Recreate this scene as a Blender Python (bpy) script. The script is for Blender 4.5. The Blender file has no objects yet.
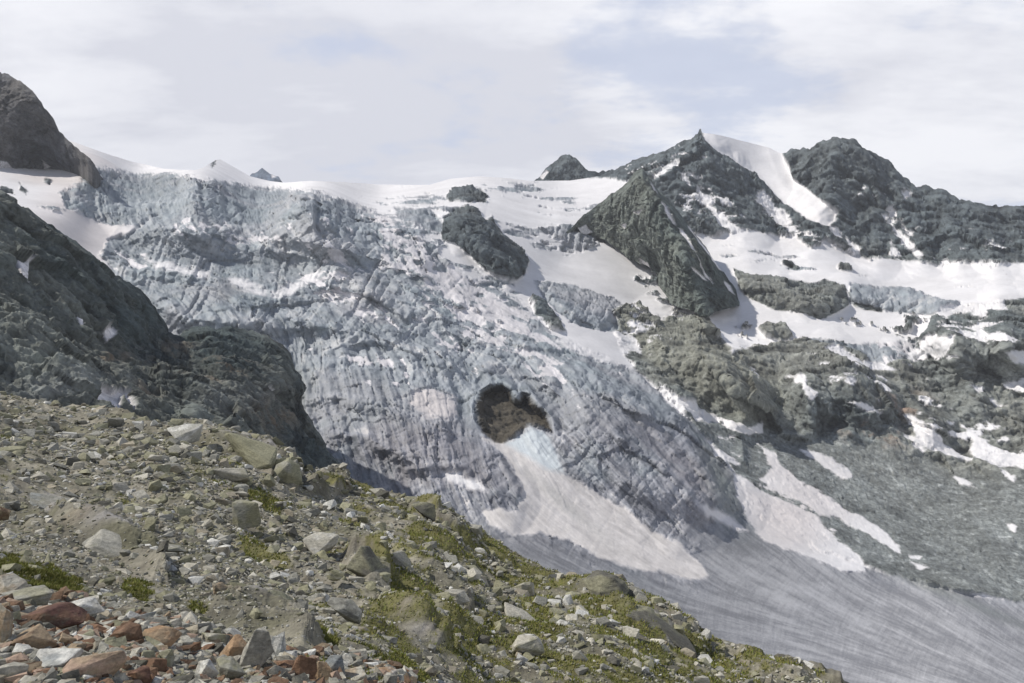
import bpy, bmesh, math, random
import numpy as np
from mathutils import Vector
C = bpy.context.scene.collection
sc = bpy.context.scene
R = math.radians

# ------------------------------------------------------------------ camera, sky, sun
F = 796.4; PITCH = R(-3.0); CX, CY = 512.0, 341.5
cam = bpy.data.cameras.new('camera'); cam.sensor_width = 36; cam.lens = 28
cam.clip_start = 0.1; cam.clip_end = 60000
co = bpy.data.objects.new('camera', cam); C.objects.link(co)
co.location = (0, 0, 0); co.rotation_euler = (R(90) + PITCH, 0, 0)
sc.camera = co
sc.render.resolution_x = 1024; sc.render.resolution_y = 683
vs = sc.view_settings
vs.view_transform = 'Standard'; vs.look = 'None'; vs.gamma = 1; vs.use_curve_mapping = False
vs.exposure = 0.06

SUN = Vector((-0.88, 0.02, 1.0)).normalized()
sun_el = math.asin(SUN.z); sun_az = math.atan2(SUN.x, SUN.y)
sl = bpy.data.lights.new('sun', 'SUN'); sl.energy = 4.2; sl.angle = R(0.9); sl.color = (1.0, 0.94, 0.85)
so = bpy.data.objects.new('sun', sl); C.objects.link(so)
so.rotation_euler = SUN.to_track_quat('Z', 'Y').to_euler()

def N(nt, t, **kw):
    n = nt.nodes.new(t)
    for k, v in kw.items():
        if k in n.bl_rna.properties: setattr(n, k, v)
        else: n.inputs[k].default_value = v
    return n
def math_(nt, op, a, b=None, clamp=False):
    n = nt.nodes.new('ShaderNodeMath'); n.operation = op; n.use_clamp = clamp
    for i, v in enumerate((a, b)):
        if v is None: continue
        if isinstance(v, (int, float)): n.inputs[i].default_value = v
        else: nt.links.new(v, n.inputs[i])
    return n.outputs[0]
def mixc(nt, f, a, b, mode='MIX'):
    n = nt.nodes.new('ShaderNodeMix'); n.data_type = 'RGBA'; n.blend_type = mode; n.clamp_factor = True
    for s, v in ((n.inputs[0], f), (n.inputs[6], a), (n.inputs[7], b)):
        if isinstance(v, (int, float)): s.default_value = v
        elif isinstance(v, tuple): s.default_value = (*v[:3], 1)
        else: nt.links.new(v, s)
    return n.outputs[2]
def maprange(nt, v, a, b, c=0., d=1., smooth=True):
    n = nt.nodes.new('ShaderNodeMapRange'); n.interpolation_type = 'SMOOTHSTEP' if smooth else 'LINEAR'
    nt.links.new(v, n.inputs[0]); n.inputs[1].default_value = a; n.inputs[2].default_value = b
    n.inputs[3].default_value = c; n.inputs[4].default_value = d
    return n.outputs[0]

def raydir(px, py):
    a = (px - CX) / F; b = -(py - CY) / F
    return np.array([a, math.cos(PITCH) - b * math.sin(PITCH), math.sin(PITCH) + b * math.cos(PITCH)])

w = bpy.data.worlds.new('World'); sc.world = w; w.use_nodes = True
nt = w.node_tree; nt.nodes.clear()
out = N(nt, 'ShaderNodeOutputWorld'); bg = N(nt, 'ShaderNodeBackground'); bg.inputs['Strength'].default_value = 0.1
sky = N(nt, 'ShaderNodeTexSky', sky_type='NISHITA', sun_disc=False)
sky.sun_elevation = sun_el; sky.sun_rotation = sun_az; sky.altitude = 2800; sky.dust_density = 1.5
tc = N(nt, 'ShaderNodeTexCoord')
sep = N(nt, 'ShaderNodeSeparateXYZ'); nt.links.new(tc.outputs['Generated'], sep.inputs[0])
# a cloud deck seen in perspective: direction divided by its height
zz = math_(nt, 'ADD', math_(nt, 'MAXIMUM', sep.outputs[2], 0.0), 0.22)
cx = math_(nt, 'DIVIDE', sep.outputs[0], zz); cy = math_(nt, 'DIVIDE', sep.outputs[1], zz)
cmb = N(nt, 'ShaderNodeCombineXYZ'); nt.links.new(cx, cmb.inputs[0]); nt.links.new(cy, cmb.inputs[1])
n1 = N(nt, 'ShaderNodeTexNoise', Scale=1.25, Detail=11.0, Roughness=0.6, Distortion=0.0); nt.links.new(cmb.outputs[0], n1.inputs['Vector'])
mp = N(nt, 'ShaderNodeMapping'); mp.inputs['Location'].default_value = (7.3, 2.1, 4); mp.inputs['Scale'].default_value = (0.8, 1.3, 1)
nt.links.new(cmb.outputs[0], mp.inputs[0])
n2 = N(nt, 'ShaderNodeTexNoise', Scale=1.9, Detail=10.0, Roughness=0.58, Distortion=0.1); nt.links.new(mp.outputs[0], n2.inputs['Vector'])
def near_dir(px, py, r0, r1):
    d = raydir(px, py); d /= np.linalg.norm(d)
    nd = N(nt, 'ShaderNodeVectorMath', operation='DOT_PRODUCT'); nt.links.new(tc.outputs['Generated'], nd.inputs[0])
    nd.inputs[1].default_value = tuple(d)
    return maprange(nt, nd.outputs['Value'], math.cos(R(r0)), math.cos(R(r1)))
hole = near_dir(680, 85, 11, 0)
hole = math_(nt, 'MAXIMUM', hole, math_(nt, 'MULTIPLY', near_dir(960, -10, 14, 2), 0.6))
hole = math_(nt, 'MAXIMUM', hole, math_(nt, 'MULTIPLY', near_dir(840, 60, 16, 4), 0.5))
cov = math_(nt, 'ADD', math_(nt, 'ADD', n1.outputs[0], math_(nt, 'MULTIPLY', math_(nt, 'SUBTRACT', n2.outputs[0], 0.5), 0.5)), math_(nt, 'MULTIPLY', hole, -0.13))
covm = maprange(nt, cov, 0.30, 0.44, 0.25, 1.0)
# the cloud bank thins out overhead, where the photograph does not look
covm = math_(nt, 'MULTIPLY', covm, maprange(nt, sep.outputs[2], 0.38, 0.60, 1.0, 0.06))
grey = near_dir(330, 150, 22, 3)
shade = math_(nt, 'ADD', math_(nt, 'MULTIPLY', maprange(nt, n2.outputs[0], 0.30, 0.66), 0.8), math_(nt, 'MULTIPLY', grey, -0.5))
ccol = mixc(nt, shade, (7.0, 7.15, 7.9), (10.4, 10.45, 10.8))
skyb = mixc(nt, maprange(nt, sep.outputs[2], 0.38, 0.6, 0.75, 0.0), sky.outputs[0], (6.7, 7.3, 9.0))
fin = mixc(nt, maprange(nt, sep.outputs[2], -0.12, -0.02), (1.2, 1.3, 1.35), mixc(nt, covm, skyb, ccol))
nt.links.new(fin, bg.inputs[0]); nt.links.new(bg.outputs[0], out.inputs[0])

# ------------------------------------------------------------------ numeric helpers
rs = np.random.RandomState(11)
TAB = rs.rand(64, 64, 64).astype(np.float32)
def vn(P, s, off=0.0):
    """smooth value noise of points P (n,3) at feature size s, -1..1"""
    q = P * np.float32(1.0 / s) + np.float32(off * 7.31 + 100.5)
    i = np.floor(q).astype(np.int32); f = (q - i).astype(np.float32)
    f = f * f * (3 - 2 * f)
    i &= 63; j = (i + 1) & 63
    x0, y0, z0 = i[:, 0], i[:, 1], i[:, 2]; x1, y1, z1 = j[:, 0], j[:, 1], j[:, 2]
    fx, fy, fz = f[:, 0], f[:, 1], f[:, 2]
    def L(a, b, t): return a + (b - a) * t
    c0 = L(L(TAB[x0, y0, z0], TAB[x1, y0, z0], fx), L(TAB[x0, y1, z0], TAB[x1, y1, z0], fx), fy)
    c1 = L(L(TAB[x0, y0, z1], TAB[x1, y0, z1], fx), L(TAB[x0, y1, z1], TAB[x1, y1, z1], fx), fy)
    return L(c0, c1, fz) * 2 - 1
ROT = np.array([[0.0, 0.8, 0.6], [-0.8, 0.36, -0.48], [-0.6, -0.48, 0.64]], dtype=np.float32)
def fbm(P, s, n=4, off=0.0, gain=0.5, ridge=False):
    P = P.astype(np.float32); h = 0; a = 1.0; t = 0
    for k in range(n):
        v = vn(P, s, off + k)
        if ridge: v = 1 - 2 * np.abs(v)
        h = h + a * v; t += a; a *= gain; s *= 0.5; P = P @ ROT
    return h / t
def facet(P, s, off=0.0, tilt=0.9):
    """broken-block relief: every cell is a randomly tilted plane at its own height"""
    q = (P * np.float32(1.0 / s) + np.float32(off * 3.7 + 200.25)).astype(np.float32)
    b = np.floor(q - 0.5).astype(np.int32)
    best = np.full(len(q), 9.0, np.float32); out_ = np.zeros(len(q), np.float32)
    for dx in (0, 1):
        for dy in (0, 1):
            for dz in (0, 1):
                c = b + np.array([dx, dy, dz], np.int32); m = c & 63
                r0 = TAB[m[:, 0], m[:, 1], m[:, 2]]; r1 = TAB[m[:, 1], m[:, 2], m[:, 0]]; r2_ = TAB[m[:, 2], m[:, 0], m[:, 1]]
                d0 = q[:, 0] - c[:, 0] - .15 - .7 * r0; d1 = q[:, 1] - c[:, 1] - .15 - .7 * r1; d2 = q[:, 2] - c[:, 2] - .15 - .7 * r2_
                d = d0 * d0 + d1 * d1 + d2 * d2
                v = ((r0 * 7.13) % 1 - .5) * 2 * d0 + ((r1 * 9.71) % 1 - .5) * 2 * d1 + ((r2_ * 5.37) % 1 - .5) * 2 * d2
                v = v * tilt + ((r0 + r1 * 3.3) % 1 - .5) * .7
                w_ = d < best; best = np.where(w_, d, best); out_ = np.where(w_, v, out_)
    return out_
def crag(P, s, off=0.0, n=4, gain=.52, squash=(1, 1, 1.5)):
    P = P * np.array(squash, np.float32)
    P = P + (np.stack([vn(P, s * .7, off + 1), vn(P, s * .7, off + 2), vn(P, s * .7, off + 3)], 1) * s * .08).astype(np.float32)
    P = P + (np.stack([vn(P, s * .12, off + 1), vn(P, s * .12, off + 2), vn(P, s * .12, off + 3)], 1) * s * .02).astype(np.float32)
    h = 0; a = 1.; t = 0
    for k in range(n):
        h = h + a * facet(P, s, off + k); t += a; a *= gain; s *= .42; P = P @ ROT if k % 2 else P
    return h / t
def push(P, n, h, ray=.8, nor=.35):
    """relief mostly along the line from the valley viewpoint, partly along the slope normal"""
    d = P / np.linalg.norm(P, axis=1, keepdims=True)
    return P - d * (h * ray)[:, None] + n * (h * nor)[:, None]
def sstep(a, b, x):
    t = np.clip((x - a) / (b - a), 0, 1); return t * t * (3 - 2 * t)
def poly_sd(poly, X, Y, pad=14):
    """signed distance in px (positive inside), -pad outside its box"""
    p = np.array(poly, dtype=np.float32); out_ = np.full(X.shape, -float(pad), np.float32)
    m = (X > p[:, 0].min() - pad) & (X < p[:, 0].max() + pad) & (Y > p[:, 1].min() - pad) & (Y < p[:, 1].max() + pad)
    x = X[m]; y = Y[m]
    if x.size == 0: return out_
    d = np.full(x.shape, 1e9, np.float32); ins = np.zeros(x.shape, bool)
    for k in range(len(p)):
        ax, ay = p[k]; bx, by = p[(k + 1) % len(p)]
        ex, ey = bx - ax, by - ay; L = ex * ex + ey * ey + 1e-6
        t = np.clip(((x - ax) * ex + (y - ay) * ey) / L, 0, 1)
        d = np.minimum(d, (x - ax - t * ex) ** 2 + (y - ay - t * ey) ** 2)
        c = (ay > y) != (by > y)
        if ey != 0: ins ^= c & (x < ex * (y - ay) / ey + ax)
    d = np.sqrt(d); out_[m] = np.maximum(np.where(ins, d, -d), -pad)
    return out_
class RBF:
    def __init__(s, pts, lam=1e-4):
        p = np.array(pts, float); s.c = p[:, :2] / 100.0; v = np.log(p[:, 2]) if p.shape[1] == 3 else p[:, 2:]
        n = len(p); r = np.linalg.norm(s.c[:, None] - s.c[None], axis=2)
        A = np.zeros((n + 3, n + 3)); A[:n, :n] = s.k(r) + lam * np.eye(n)
        A[:n, n] = 1; A[:n, n + 1:] = s.c; A[n, :n] = 1; A[n + 1:, :n] = s.c.T
        b = np.zeros((n + 3,) + v.shape[1:]); b[:n] = v; s.w = np.linalg.solve(A, b)
    def k(s, r): return np.where(r > 0, r * r * np.log(r + 1e-9), 0)
    def __call__(s, X, Y):
        sh = X.shape; x = X.ravel() / 100.0; y = Y.ravel() / 100.0; n = len(s.c)
        o = s.w[n] + np.multiply.outer(x, s.w[n + 1]) + np.multiply.outer(y, s.w[n + 2])
        for i in range(n):
            r2 = (x - s.c[i, 0]) ** 2 + (y - s.c[i, 1]) ** 2
            kk = 0.5 * r2 * np.log(r2 + 1e-12)
            o = o + (np.multiply.outer(kk, s.w[i]))
        return o.reshape(sh + o.shape[1:])
def unproj(X, Y, D):
    a = (X - CX) / F; b = -(Y - CY) / F
    dy = math.cos(PITCH) - b * math.sin(PITCH); dz = math.sin(PITCH) + b * math.cos(PITCH)
    return np.stack([a / dy * D, D, dz / dy * D], -1)
def proj(P):
    y = P[..., 1] * math.cos(PITCH) + P[..., 2] * math.sin(PITCH)
    z = -P[..., 1] * math.sin(PITCH) + P[..., 2] * math.cos(PITCH)
    return CX + F * P[..., 0] / y, CY - F * z / y

def make_mesh(name, V, Fq, col=None, mat=None, smooth=True, link=True, extra=None):
    me = bpy.data.meshes.new(name); V = np.ascontiguousarray(V, np.float32)
    me.vertices.add(len(V)); me.vertices.foreach_set('co', V.ravel())
    Fq = np.ascontiguousarray(Fq, np.int32); k = Fq.shape[1]
    me.loops.add(Fq.size); me.loops.foreach_set('vertex_index', Fq.ravel())
    me.polygons.add(len(Fq)); me.polygons.foreach_set('loop_start', np.arange(0, Fq.size, k, dtype=np.int32))
    me.update(calc_edges=True)
    me.polygons.foreach_set('use_smooth', np.full(len(Fq), smooth, bool))
    if col is not None:
        a = me.color_attributes.new('tint', 'FLOAT_COLOR', 'POINT')
        a.data.foreach_set('color', np.ascontiguousarray(np.concatenate([col, np.ones((len(col), 1))], 1), np.float32).ravel())
    for kx, vx in (extra or {}).items():
        a = me.attributes.new(kx, 'FLOAT', 'POINT'); a.data.foreach_set('value', np.ascontiguousarray(vx, np.float32))
    if mat: me.materials.append(mat)
    if not link: return me
    o = bpy.data.objects.new(name, me); C.objects.link(o)
    return o
def submesh(name, V, Fq, sel, col, mat, extra=None):
    f = Fq[sel]
    if len(f) == 0: return None
    u, inv = np.unique(f, return_inverse=True)
    return make_mesh(name, V[u], inv.reshape(f.shape), col[u], mat, True, True, {k: v[u] for k, v in (extra or {}).items()})
def struct(o, label=None):
    if o is None: return
    o['kind'] = 'structure'
    if label: o['label'] = label
    return o
def tag(o, label, cat, group=None, kind=None):
    if o is None: return
    o['label'] = label; o['category'] = cat
    if group: o['group'] = group
    if kind: o['kind'] = kind
    return o

# ------------------------------------------------------------------ materials
def terrain_mat(name, s1, s2, bump, bdist, rough=0.95, var=0.25, spec=0.2, lay=False):
    m = bpy.data.materials.new(name); m.use_nodes = True; nt = m.node_tree; nt.nodes.clear()
    o = N(nt, 'ShaderNodeOutputMaterial'); b = N(nt, 'ShaderNodeBsdfPrincipled', Roughness=rough)
    b.inputs['Specular IOR Level'].default_value = spec
    at = N(nt, 'ShaderNodeAttribute', attribute_name='tint'); tc = N(nt, 'ShaderNodeTexCoord')
    a = N(nt, 'ShaderNodeTexNoise', Scale=1 / s1, Detail=8.0, Roughness=0.65); nt.links.new(tc.outputs['Object'], a.inputs['Vector'])
    if lay:
        mp = N(nt, 'ShaderNodeMapping'); mp.vector_type = 'TEXTURE'; mp.inputs['Rotation'].default_value = (0.1, R(32), 0.15); mp.inputs['Scale'].default_value = (4.5, 1, .8)
        nt.links.new(tc.outputs['Object'], mp.inputs[0]); nt.links.new(mp.outputs[0], a.inputs['Vector'])
    c = N(nt, 'ShaderNodeTexNoise', Scale=1 / s2, Detail=4.0, Roughness=0.7); nt.links.new(tc.outputs['Object'], c.inputs['Vector'])
    f = math_(nt, 'ADD', math_(nt, 'MULTIPLY', a.outputs[0], 0.5), math_(nt, 'MULTIPLY', c.outputs[0], 0.5))
    v = maprange(nt, f, 0.36, 0.64, 1 - var, 1 + var, False)
    cm = N(nt, 'ShaderNodeVectorMath', operation='SCALE'); nt.links.new(at.outputs['Color'], cm.inputs[0]); nt.links.new(v, cm.inputs['Scale'])
    nt.links.new(cm.outputs[0], b.inputs['Base Color'])
    bp = N(nt, 'ShaderNodeBump', Strength=bump, Distance=bdist); nt.links.new(f, bp.inputs['Height'])
    nt.links.new(bp.outputs[0], b.inputs['Normal']); nt.links.new(b.outputs[0], o.inputs[0])
    return m
M_ROCK = terrain_mat('mountain_rock', 14, 5, 0.8, 5, var=0.42, lay=True)
M_ICE = terrain_mat('glacier_ice', 25, 5, 0.22, 3, rough=0.6, var=0.12, spec=0.3)
M_SNOW = terrain_mat('old_snow', 60, 9, 0.25, 3, rough=0.7, var=0.06, spec=0.3)
M_GROUND = terrain_mat('stony_ground', 0.9, 0.12, 0.9, 0.12, var=0.40)

# ------------------------------------------------------------------ the far massif: one continuous surface cut into rock, ice and snow
def sheet(top, bottom, ctrl, x0, x1, dx, nrow, nback, back, lam=1e-4, power=1.0, jag=None):
    """grid between a skyline and a lower line, its distances from control points, with a back slope behind the skyline"""
    px = np.arange(x0, x1 + dx, dx); t = np.array(top, float); b = np.array(bottom, float)
    yt = np.interp(px, t[:, 0], t[:, 1]); yb = np.interp(px, b[:, 0], b[:, 1])
    if jag is not None:
        q = np.stack([px, px * 0 + t[0, 1], px * 0], 1).astype(np.float32); yt = yt + jag(px) * (vn(q, 7., 1.) * 1.3 + vn(q, 3., 2.) * 1.1 + vn(q, 1.4, 3.) * .6)
    s = np.linspace(0, 1, nrow) ** power
    Y = yt[None] + (yb - yt)[None] * s[:, None]; X = np.broadcast_to(px[None], Y.shape).copy()
    D = np.exp(RBF(ctrl, lam)(X, Y))
    return X, Y, D
def main_depth(x, y): return float(np.exp(MAIN(np.array([float(x)]), np.array([float(y)])))[0])
def grid_faces(nr, nc):
    i = np.arange((nr - 1) * (nc - 1)); r = i // (nc - 1); c = i % (nc - 1); a = r * nc + c
    return np.stack([a, a + nc, a + nc + 1, a + 1], 1)
def normals(P):
    du = np.gradient(P, axis=1); dv = np.gradient(P, axis=0)
    n = np.cross(dv, du); n /= np.linalg.norm(n, axis=2, keepdims=True) + 1e-9
    return n
def add_back(P, n, dist, drop):
    """rows behind the skyline: the far side of the ridge, going away and down"""
    nb = []
    for k in range(n, 0, -1):
        q = P[0].copy(); t = (k / n); d = q / np.linalg.norm(q[:, :2], axis=1, keepdims=True)
        q[:, 0] += d[:, 0] * dist * t; q[:, 1] += d[:, 1] * dist * t; q[:, 2] -= drop * (t ** 1.3)
        nb.append(q)
    return np.concatenate([np.stack(nb), P], 0)

SKY = [(-260, 140), (-60, 132), (60, 138), (75, 143), (100, 152), (130, 162), (165, 169), (195, 170.5), (205, 167), (215, 160.5), (220, 159.5), (232, 166), (250, 176),
       (270, 181), (285, 183), (310, 181), (340, 182), (380, 185), (430, 185), (450, 179), (480, 176), (510, 178), (530, 181), (545, 181), (570, 181), (600, 177),
       (620, 166), (640, 158), (655, 153), (664, 152), (670, 149), (680, 142), (690, 138), (695, 134), (698, 133), (699.5, 128.5), (701, 129), (702, 133), (720, 137), (745, 143), (770, 149),
       (780, 153), (786, 154), (788, 152), (795, 150), (803, 149), (810, 149), (818, 144), (825, 141), (838, 138), (850, 138.5), (856, 142), (862, 148), (875, 155),
       (886, 160), (891, 163), (897, 173), (908, 179), (916, 186), (926, 186), (934, 190), (945, 192), (953, 197), (962, 200), (975, 203), (1000, 205), (1024, 206), (1100, 212), (1300, 235)]
BOT = [(-260, 640), (150, 640), (400, 700), (700, 760), (1300, 800)]
CT = [(-200, 150, 3300), (60, 138, 3600), (140, 164, 3700), (220, 160, 3800), (280, 183, 3700), (380, 185, 3600), (480, 177, 3400), (560, 181, 3700), (600, 177, 3650),
      (697, 133, 3600), (760, 147, 3650), (838, 138, 3500), (900, 172, 3450), (1024, 206, 3200), (1200, 220, 3000),
      (-100, 200, 1900), (0, 180, 2150), (90, 172, 2500), (90, 225, 2000), (100, 262, 1830), (200, 182, 2500), (300, 198, 2350), (300, 245, 2030), (200, 245, 1980), (200, 300, 1720), (0, 320, 1500), (400, 215, 2550),
      (400, 260, 2080), (300, 300, 1800), (480, 205, 2800), (560, 215, 3000), (600, 205, 3200), (560, 260, 2600), (480, 290, 2080), (600, 285, 2480), (400, 320, 1780), (200, 340, 1570), (300, 380, 1500), (0, 500, 1150),
      (500, 350, 1730), (570, 340, 1900), (640, 330, 2250), (500, 400, 1500), (600, 400, 1560), (400, 420, 1380), (400, 480, 1220), (520, 480, 1240), (600, 480, 1310), (680, 410, 1720), (680, 480, 1400),
      (480, 540, 1080), (600, 560, 1090), (700, 560, 1180), (600, 620, 930), (700, 640, 930), (800, 600, 1110), (800, 660, 950), (900, 640, 1050), (1000, 670, 990), (1024, 610, 1200), (150, 640, 850), (700, 760, 700), (1200, 700, 1000), (1200, 620, 1250),
      (700, 230, 3050), (780, 235, 3080), (860, 255, 2950), (940, 265, 2850), (1024, 263, 2750), (1200, 270, 2600), (700, 180, 3300), (780, 190, 3400), (860, 190, 3250), (950, 225, 3080), (750, 265, 2700), (850, 283, 2560), (940, 300, 2450), (1024, 295, 2400),
      (750, 300, 2480), (850, 310, 2440), (740, 330, 2300), (850, 342, 2230), (920, 335, 2260), (730, 360, 2050), (800, 400, 1900), (880, 400, 1950), (960, 380, 2030), (1024, 380, 2000), (740, 430, 1740), (800, 450, 1700), (880, 450, 1740), (960, 450, 1760),
      (1024, 450, 1730), (760, 500, 1450), (850, 500, 1540), (950, 520, 1500), (1024, 520, 1460), (1200, 450, 1700), (870, 560, 1310), (960, 590, 1220)]
MAIN = RBF(CT, 1e-4)
X, Y, D = sheet(SKY, BOT, CT, -200, 1224, 0.85, 620, 10, None, power=0.92, jag=lambda x: sstep(596, 606, x) * (1 - sstep(700, 704, x) * sstep(790, 784, x)))
# relief that stands out of the mean surface: (polygon, metres toward the viewer, edge px)
BULGE = [
 ([(441,232),(445,216),(455,209),(468,205),(480,212),(485,220),(492,216),(497,228),(505,240),(518,248),(528,262),(524,274),(515,281),(500,277),(485,270),(470,257),(455,245),(442,240)], 110, 18),
 ([(446,196),(455,188),(480,189),(489,196),(485,202),(450,202)], 50, 6),
 ([(612,305),(630,308),(650,316),(690,316),(708,308),(716,325),(734,347),(753,365),(777,390),(782,410),(772,424),(745,422),(720,407),(700,400),(680,385),(660,370),(640,355),(620,335)], 200, 45),
 ([(733,268),(750,275),(785,278),(810,283),(825,280),(845,285),(848,305),(835,314),(820,320),(795,312),(775,310),(755,302),(740,290)], 70, 14),
 ([(780,360),(820,350),(860,350),(890,370),(905,395),(900,425),(870,430),(840,425),(810,430),(785,415),(776,390)], 130, 35),
 ([(930,300),(965,302),(1000,295),(1060,300),(1060,370),(1000,380),(950,375),(920,355),(915,330)], 130, 35),
 ([(100,172),(180,177),(250,187),(320,195),(345,203),(385,218),(412,230),(436,250),(446,270),(420,275),(380,262),(340,262),(300,262),(240,258),(200,262),(150,250),(110,240),(90,215)], 70, 26),
 ([(150,285),(220,275),(300,290),(370,300),(420,330),(400,355),(330,340),(270,345),(200,340),(160,320)], 35, 22),
 ([(300,345),(380,350),(450,360),(470,380),(460,440),(470,470),(430,480),(360,465),(310,440),(295,390)], 25, 28),
 ([(560,370),(620,375),(680,415),(730,475),(745,510),(700,530),(660,520),(610,500),(580,470),(560,440),(560,400)], 50, 30),
 ([(440,470),(490,480),(530,500),(520,540),(480,545),(430,520)], 5, 14),
 ([(535,282),(560,285),(590,290),(615,298),(624,305),(616,325),(600,332),(570,322),(545,302)], 60, 12),
 ([(850,283),(880,287),(905,287),(925,295),(960,300),(958,308),(930,316),(900,314),(880,310),(850,302)], 40, 8),
]
for pl, amp, ed in BULGE:
    sd = poly_sd(pl, X, Y, 2)
    D -= amp * sstep(0, ed, np.maximum(sd, 0)) ** 0.8
HOLE = [(475,405),(480,392),(490,386),(503,385),(511,390),(516,399),(519,400),(522,393),(530,395),(537,405),(546,412),(552,425),(553,434),(545,430),(530,427),(515,437),(505,442),(495,442),(483,433),(476,418)]
sd = poly_sd(HOLE, X, Y, 12)
D += 50 * sstep(-2, 6, sd) - 35 * sstep(-12, -2, sd) * (1 - sstep(-2, 3, sd)) * sstep(440, 395, Y)
def rib(X, Y, line, w):
    p = np.array(line, np.float32); d = np.full(X.shape, 1e9, np.float32)
    for k in range(len(p) - 1):
        ax, ay = p[k]; ex, ey = p[k + 1] - p[k]; t = np.clip(((X - ax) * ex + (Y - ay) * ey) / (ex * ex + ey * ey + 1e-6), 0, 1)
        d = np.minimum(d, np.hypot(X - ax - t * ex, Y - ay - t * ey))
    return np.clip(1 - d / w, 0, 1)
RIBS = [([(697,133),(715,175),(735,215),(748,232)], 60, 28), ([(662,150),(675,185),(692,232)], 50, 22), ([(735,168),(752,200),(765,232)], 35, 16),
        ([(838,138),(828,180),(822,215),(815,245)], 80, 34), ([(862,148),(868,190),(875,235),(880,258)], 60, 24), ([(897,173),(907,210),(925,258)], 55, 22), ([(940,192),(950,225),(960,262)], 50, 22), ([(975,203),(985,235),(1000,264)], 50, 22), ([(1015,206),(1030,262)], 40, 20),
        ([(650,318),(662,355),(690,395)], 55, 24), ([(700,312),(722,360),(745,418)], 75, 28), ([(735,352),(765,400),(775,422)], 30, 16), ([(830,350),(850,390),(852,428)], 45, 24), ([(892,360),(915,400),(930,430)], 55, 24), ([(935,320),(955,365),(975,400)], 45, 24),
        ([(1000,300),(1010,350),(1030,380)], 45, 22), ([(800,365),(812,420)], 35, 18), ([(468,207),(480,240),(505,278)], 30, 16), ([(452,212),(460,245)], 20, 12), ([(780,280),(800,312)], 20, 14), ([(560,372),(620,430),(690,520)], 30, 40), ([(600,370),(660,420),(730,505)], 28, 40), ([(350,360),(400,430),(440,500)], 25, 40), ([(400,350),(455,420),(500,500)], 25, 40)]
wob = fbm(unproj(X, Y, D).reshape(-1, 3), 90, 4, 77., .6).reshape(X.shape)
for ln_, a_, w_ in RIBS: D -= a_ * rib(X + wob * 9, Y - wob * 6, ln_, w_)
# scarps of the icefall: a shelf, its edge, and a steep face below
SCARP = [([(70,168),(110,172),(180,178),(250,188),(320,197),(345,206),(385,222),(410,232),(440,254)], 95, 22), ([(105,204),(150,206),(200,200),(240,206),(290,212),(345,226)], 45, 13),
         ([(110,238),(160,228),(200,233),(250,229),(300,236),(350,250),(400,264),(442,280)], 50, 14), ([(140,262),(200,276),(240,291),(270,298),(300,291),(330,275),(352,266)], 50, 16),
         ([(320,285),(360,290),(400,310),(440,322),(480,345),(520,366)], 42, 12), ([(140,302),(200,318),(250,322),(300,317),(330,329),(372,340)], 55, 16), ([(315,350),(370,342),(410,352),(450,362),(470,376)], 38, 12),
         ([(466,392),(482,372),(505,366),(530,372),(556,392),(572,425)], 45, 12), ([(290,404),(340,396),(380,405),(420,426),(440,446)], 32, 13), ([(556,362),(600,385),(650,416),(690,452),(720,490)], 32, 11), ([(390,472),(450,465),(500,484)], 24, 10),
         ([(440,292),(480,305),(520,330),(560,352)], 36, 10), ([(330,435),(370,440),(410,462),(430,480)], 26, 11), ([(600,425),(650,455),(700,505)], 26, 10), ([(230,245),(280,250),(330,262)], 30, 9), ([(380,275),(420,290),(450,305)], 30, 9)]
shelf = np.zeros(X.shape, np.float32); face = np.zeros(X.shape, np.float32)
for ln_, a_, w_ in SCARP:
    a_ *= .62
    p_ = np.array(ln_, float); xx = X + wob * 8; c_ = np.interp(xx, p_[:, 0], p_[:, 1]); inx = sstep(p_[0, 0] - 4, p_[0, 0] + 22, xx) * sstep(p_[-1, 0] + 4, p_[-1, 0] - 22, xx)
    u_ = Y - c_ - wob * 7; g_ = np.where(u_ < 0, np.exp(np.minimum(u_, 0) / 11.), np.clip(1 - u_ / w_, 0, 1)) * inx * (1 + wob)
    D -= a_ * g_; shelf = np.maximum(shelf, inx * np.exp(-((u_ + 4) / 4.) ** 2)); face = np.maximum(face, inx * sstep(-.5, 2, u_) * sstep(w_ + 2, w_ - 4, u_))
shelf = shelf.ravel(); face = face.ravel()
P = unproj(X, Y, D); NR, NC = X.shape
Nn = normals(P); Pf = P.reshape(-1, 3).astype(np.float32); Xf = X.ravel(); Yf = Y.ravel()

# --- class masks (px polygons carried on the surface, edges broken by noise)
eno = fbm(Pf, 60, 4, 3.0, 0.6) * 6 + fbm(Pf, 16, 3, 5.0, 0.7) * 4.0
def pm(pl, amp=1.0, soft=1.0): return np.clip(0.5 + (poly_sd(pl, Xf, Yf) + amp * eno) / (2 * soft), 0, 1)
def ens(lst, amp=1.0, soft=1.0):
    m = np.zeros(Xf.shape, np.float32)
    for p_ in lst: m = np.maximum(m, pm(p_, amp, soft))
    return m
ICEP = [(70,165),(110,170),(180,176),(250,186),(320,193),(345,200),(385,215),(410,228),(430,245),(445,265),(470,280),(500,290),(530,310),(548,330),(575,345),(610,360),(640,375),(680,410),(720,455),(742,482),(752,515),
        (800,545),(880,572),(960,592),(1024,603),(1300,640),(1300,900),(-260,900),(-260,330),(60,330),(150,320),(112,272),(100,252),(110,240),(138,228),(112,227),(95,219),(66,208),(60,192),(86,182)]
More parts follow.
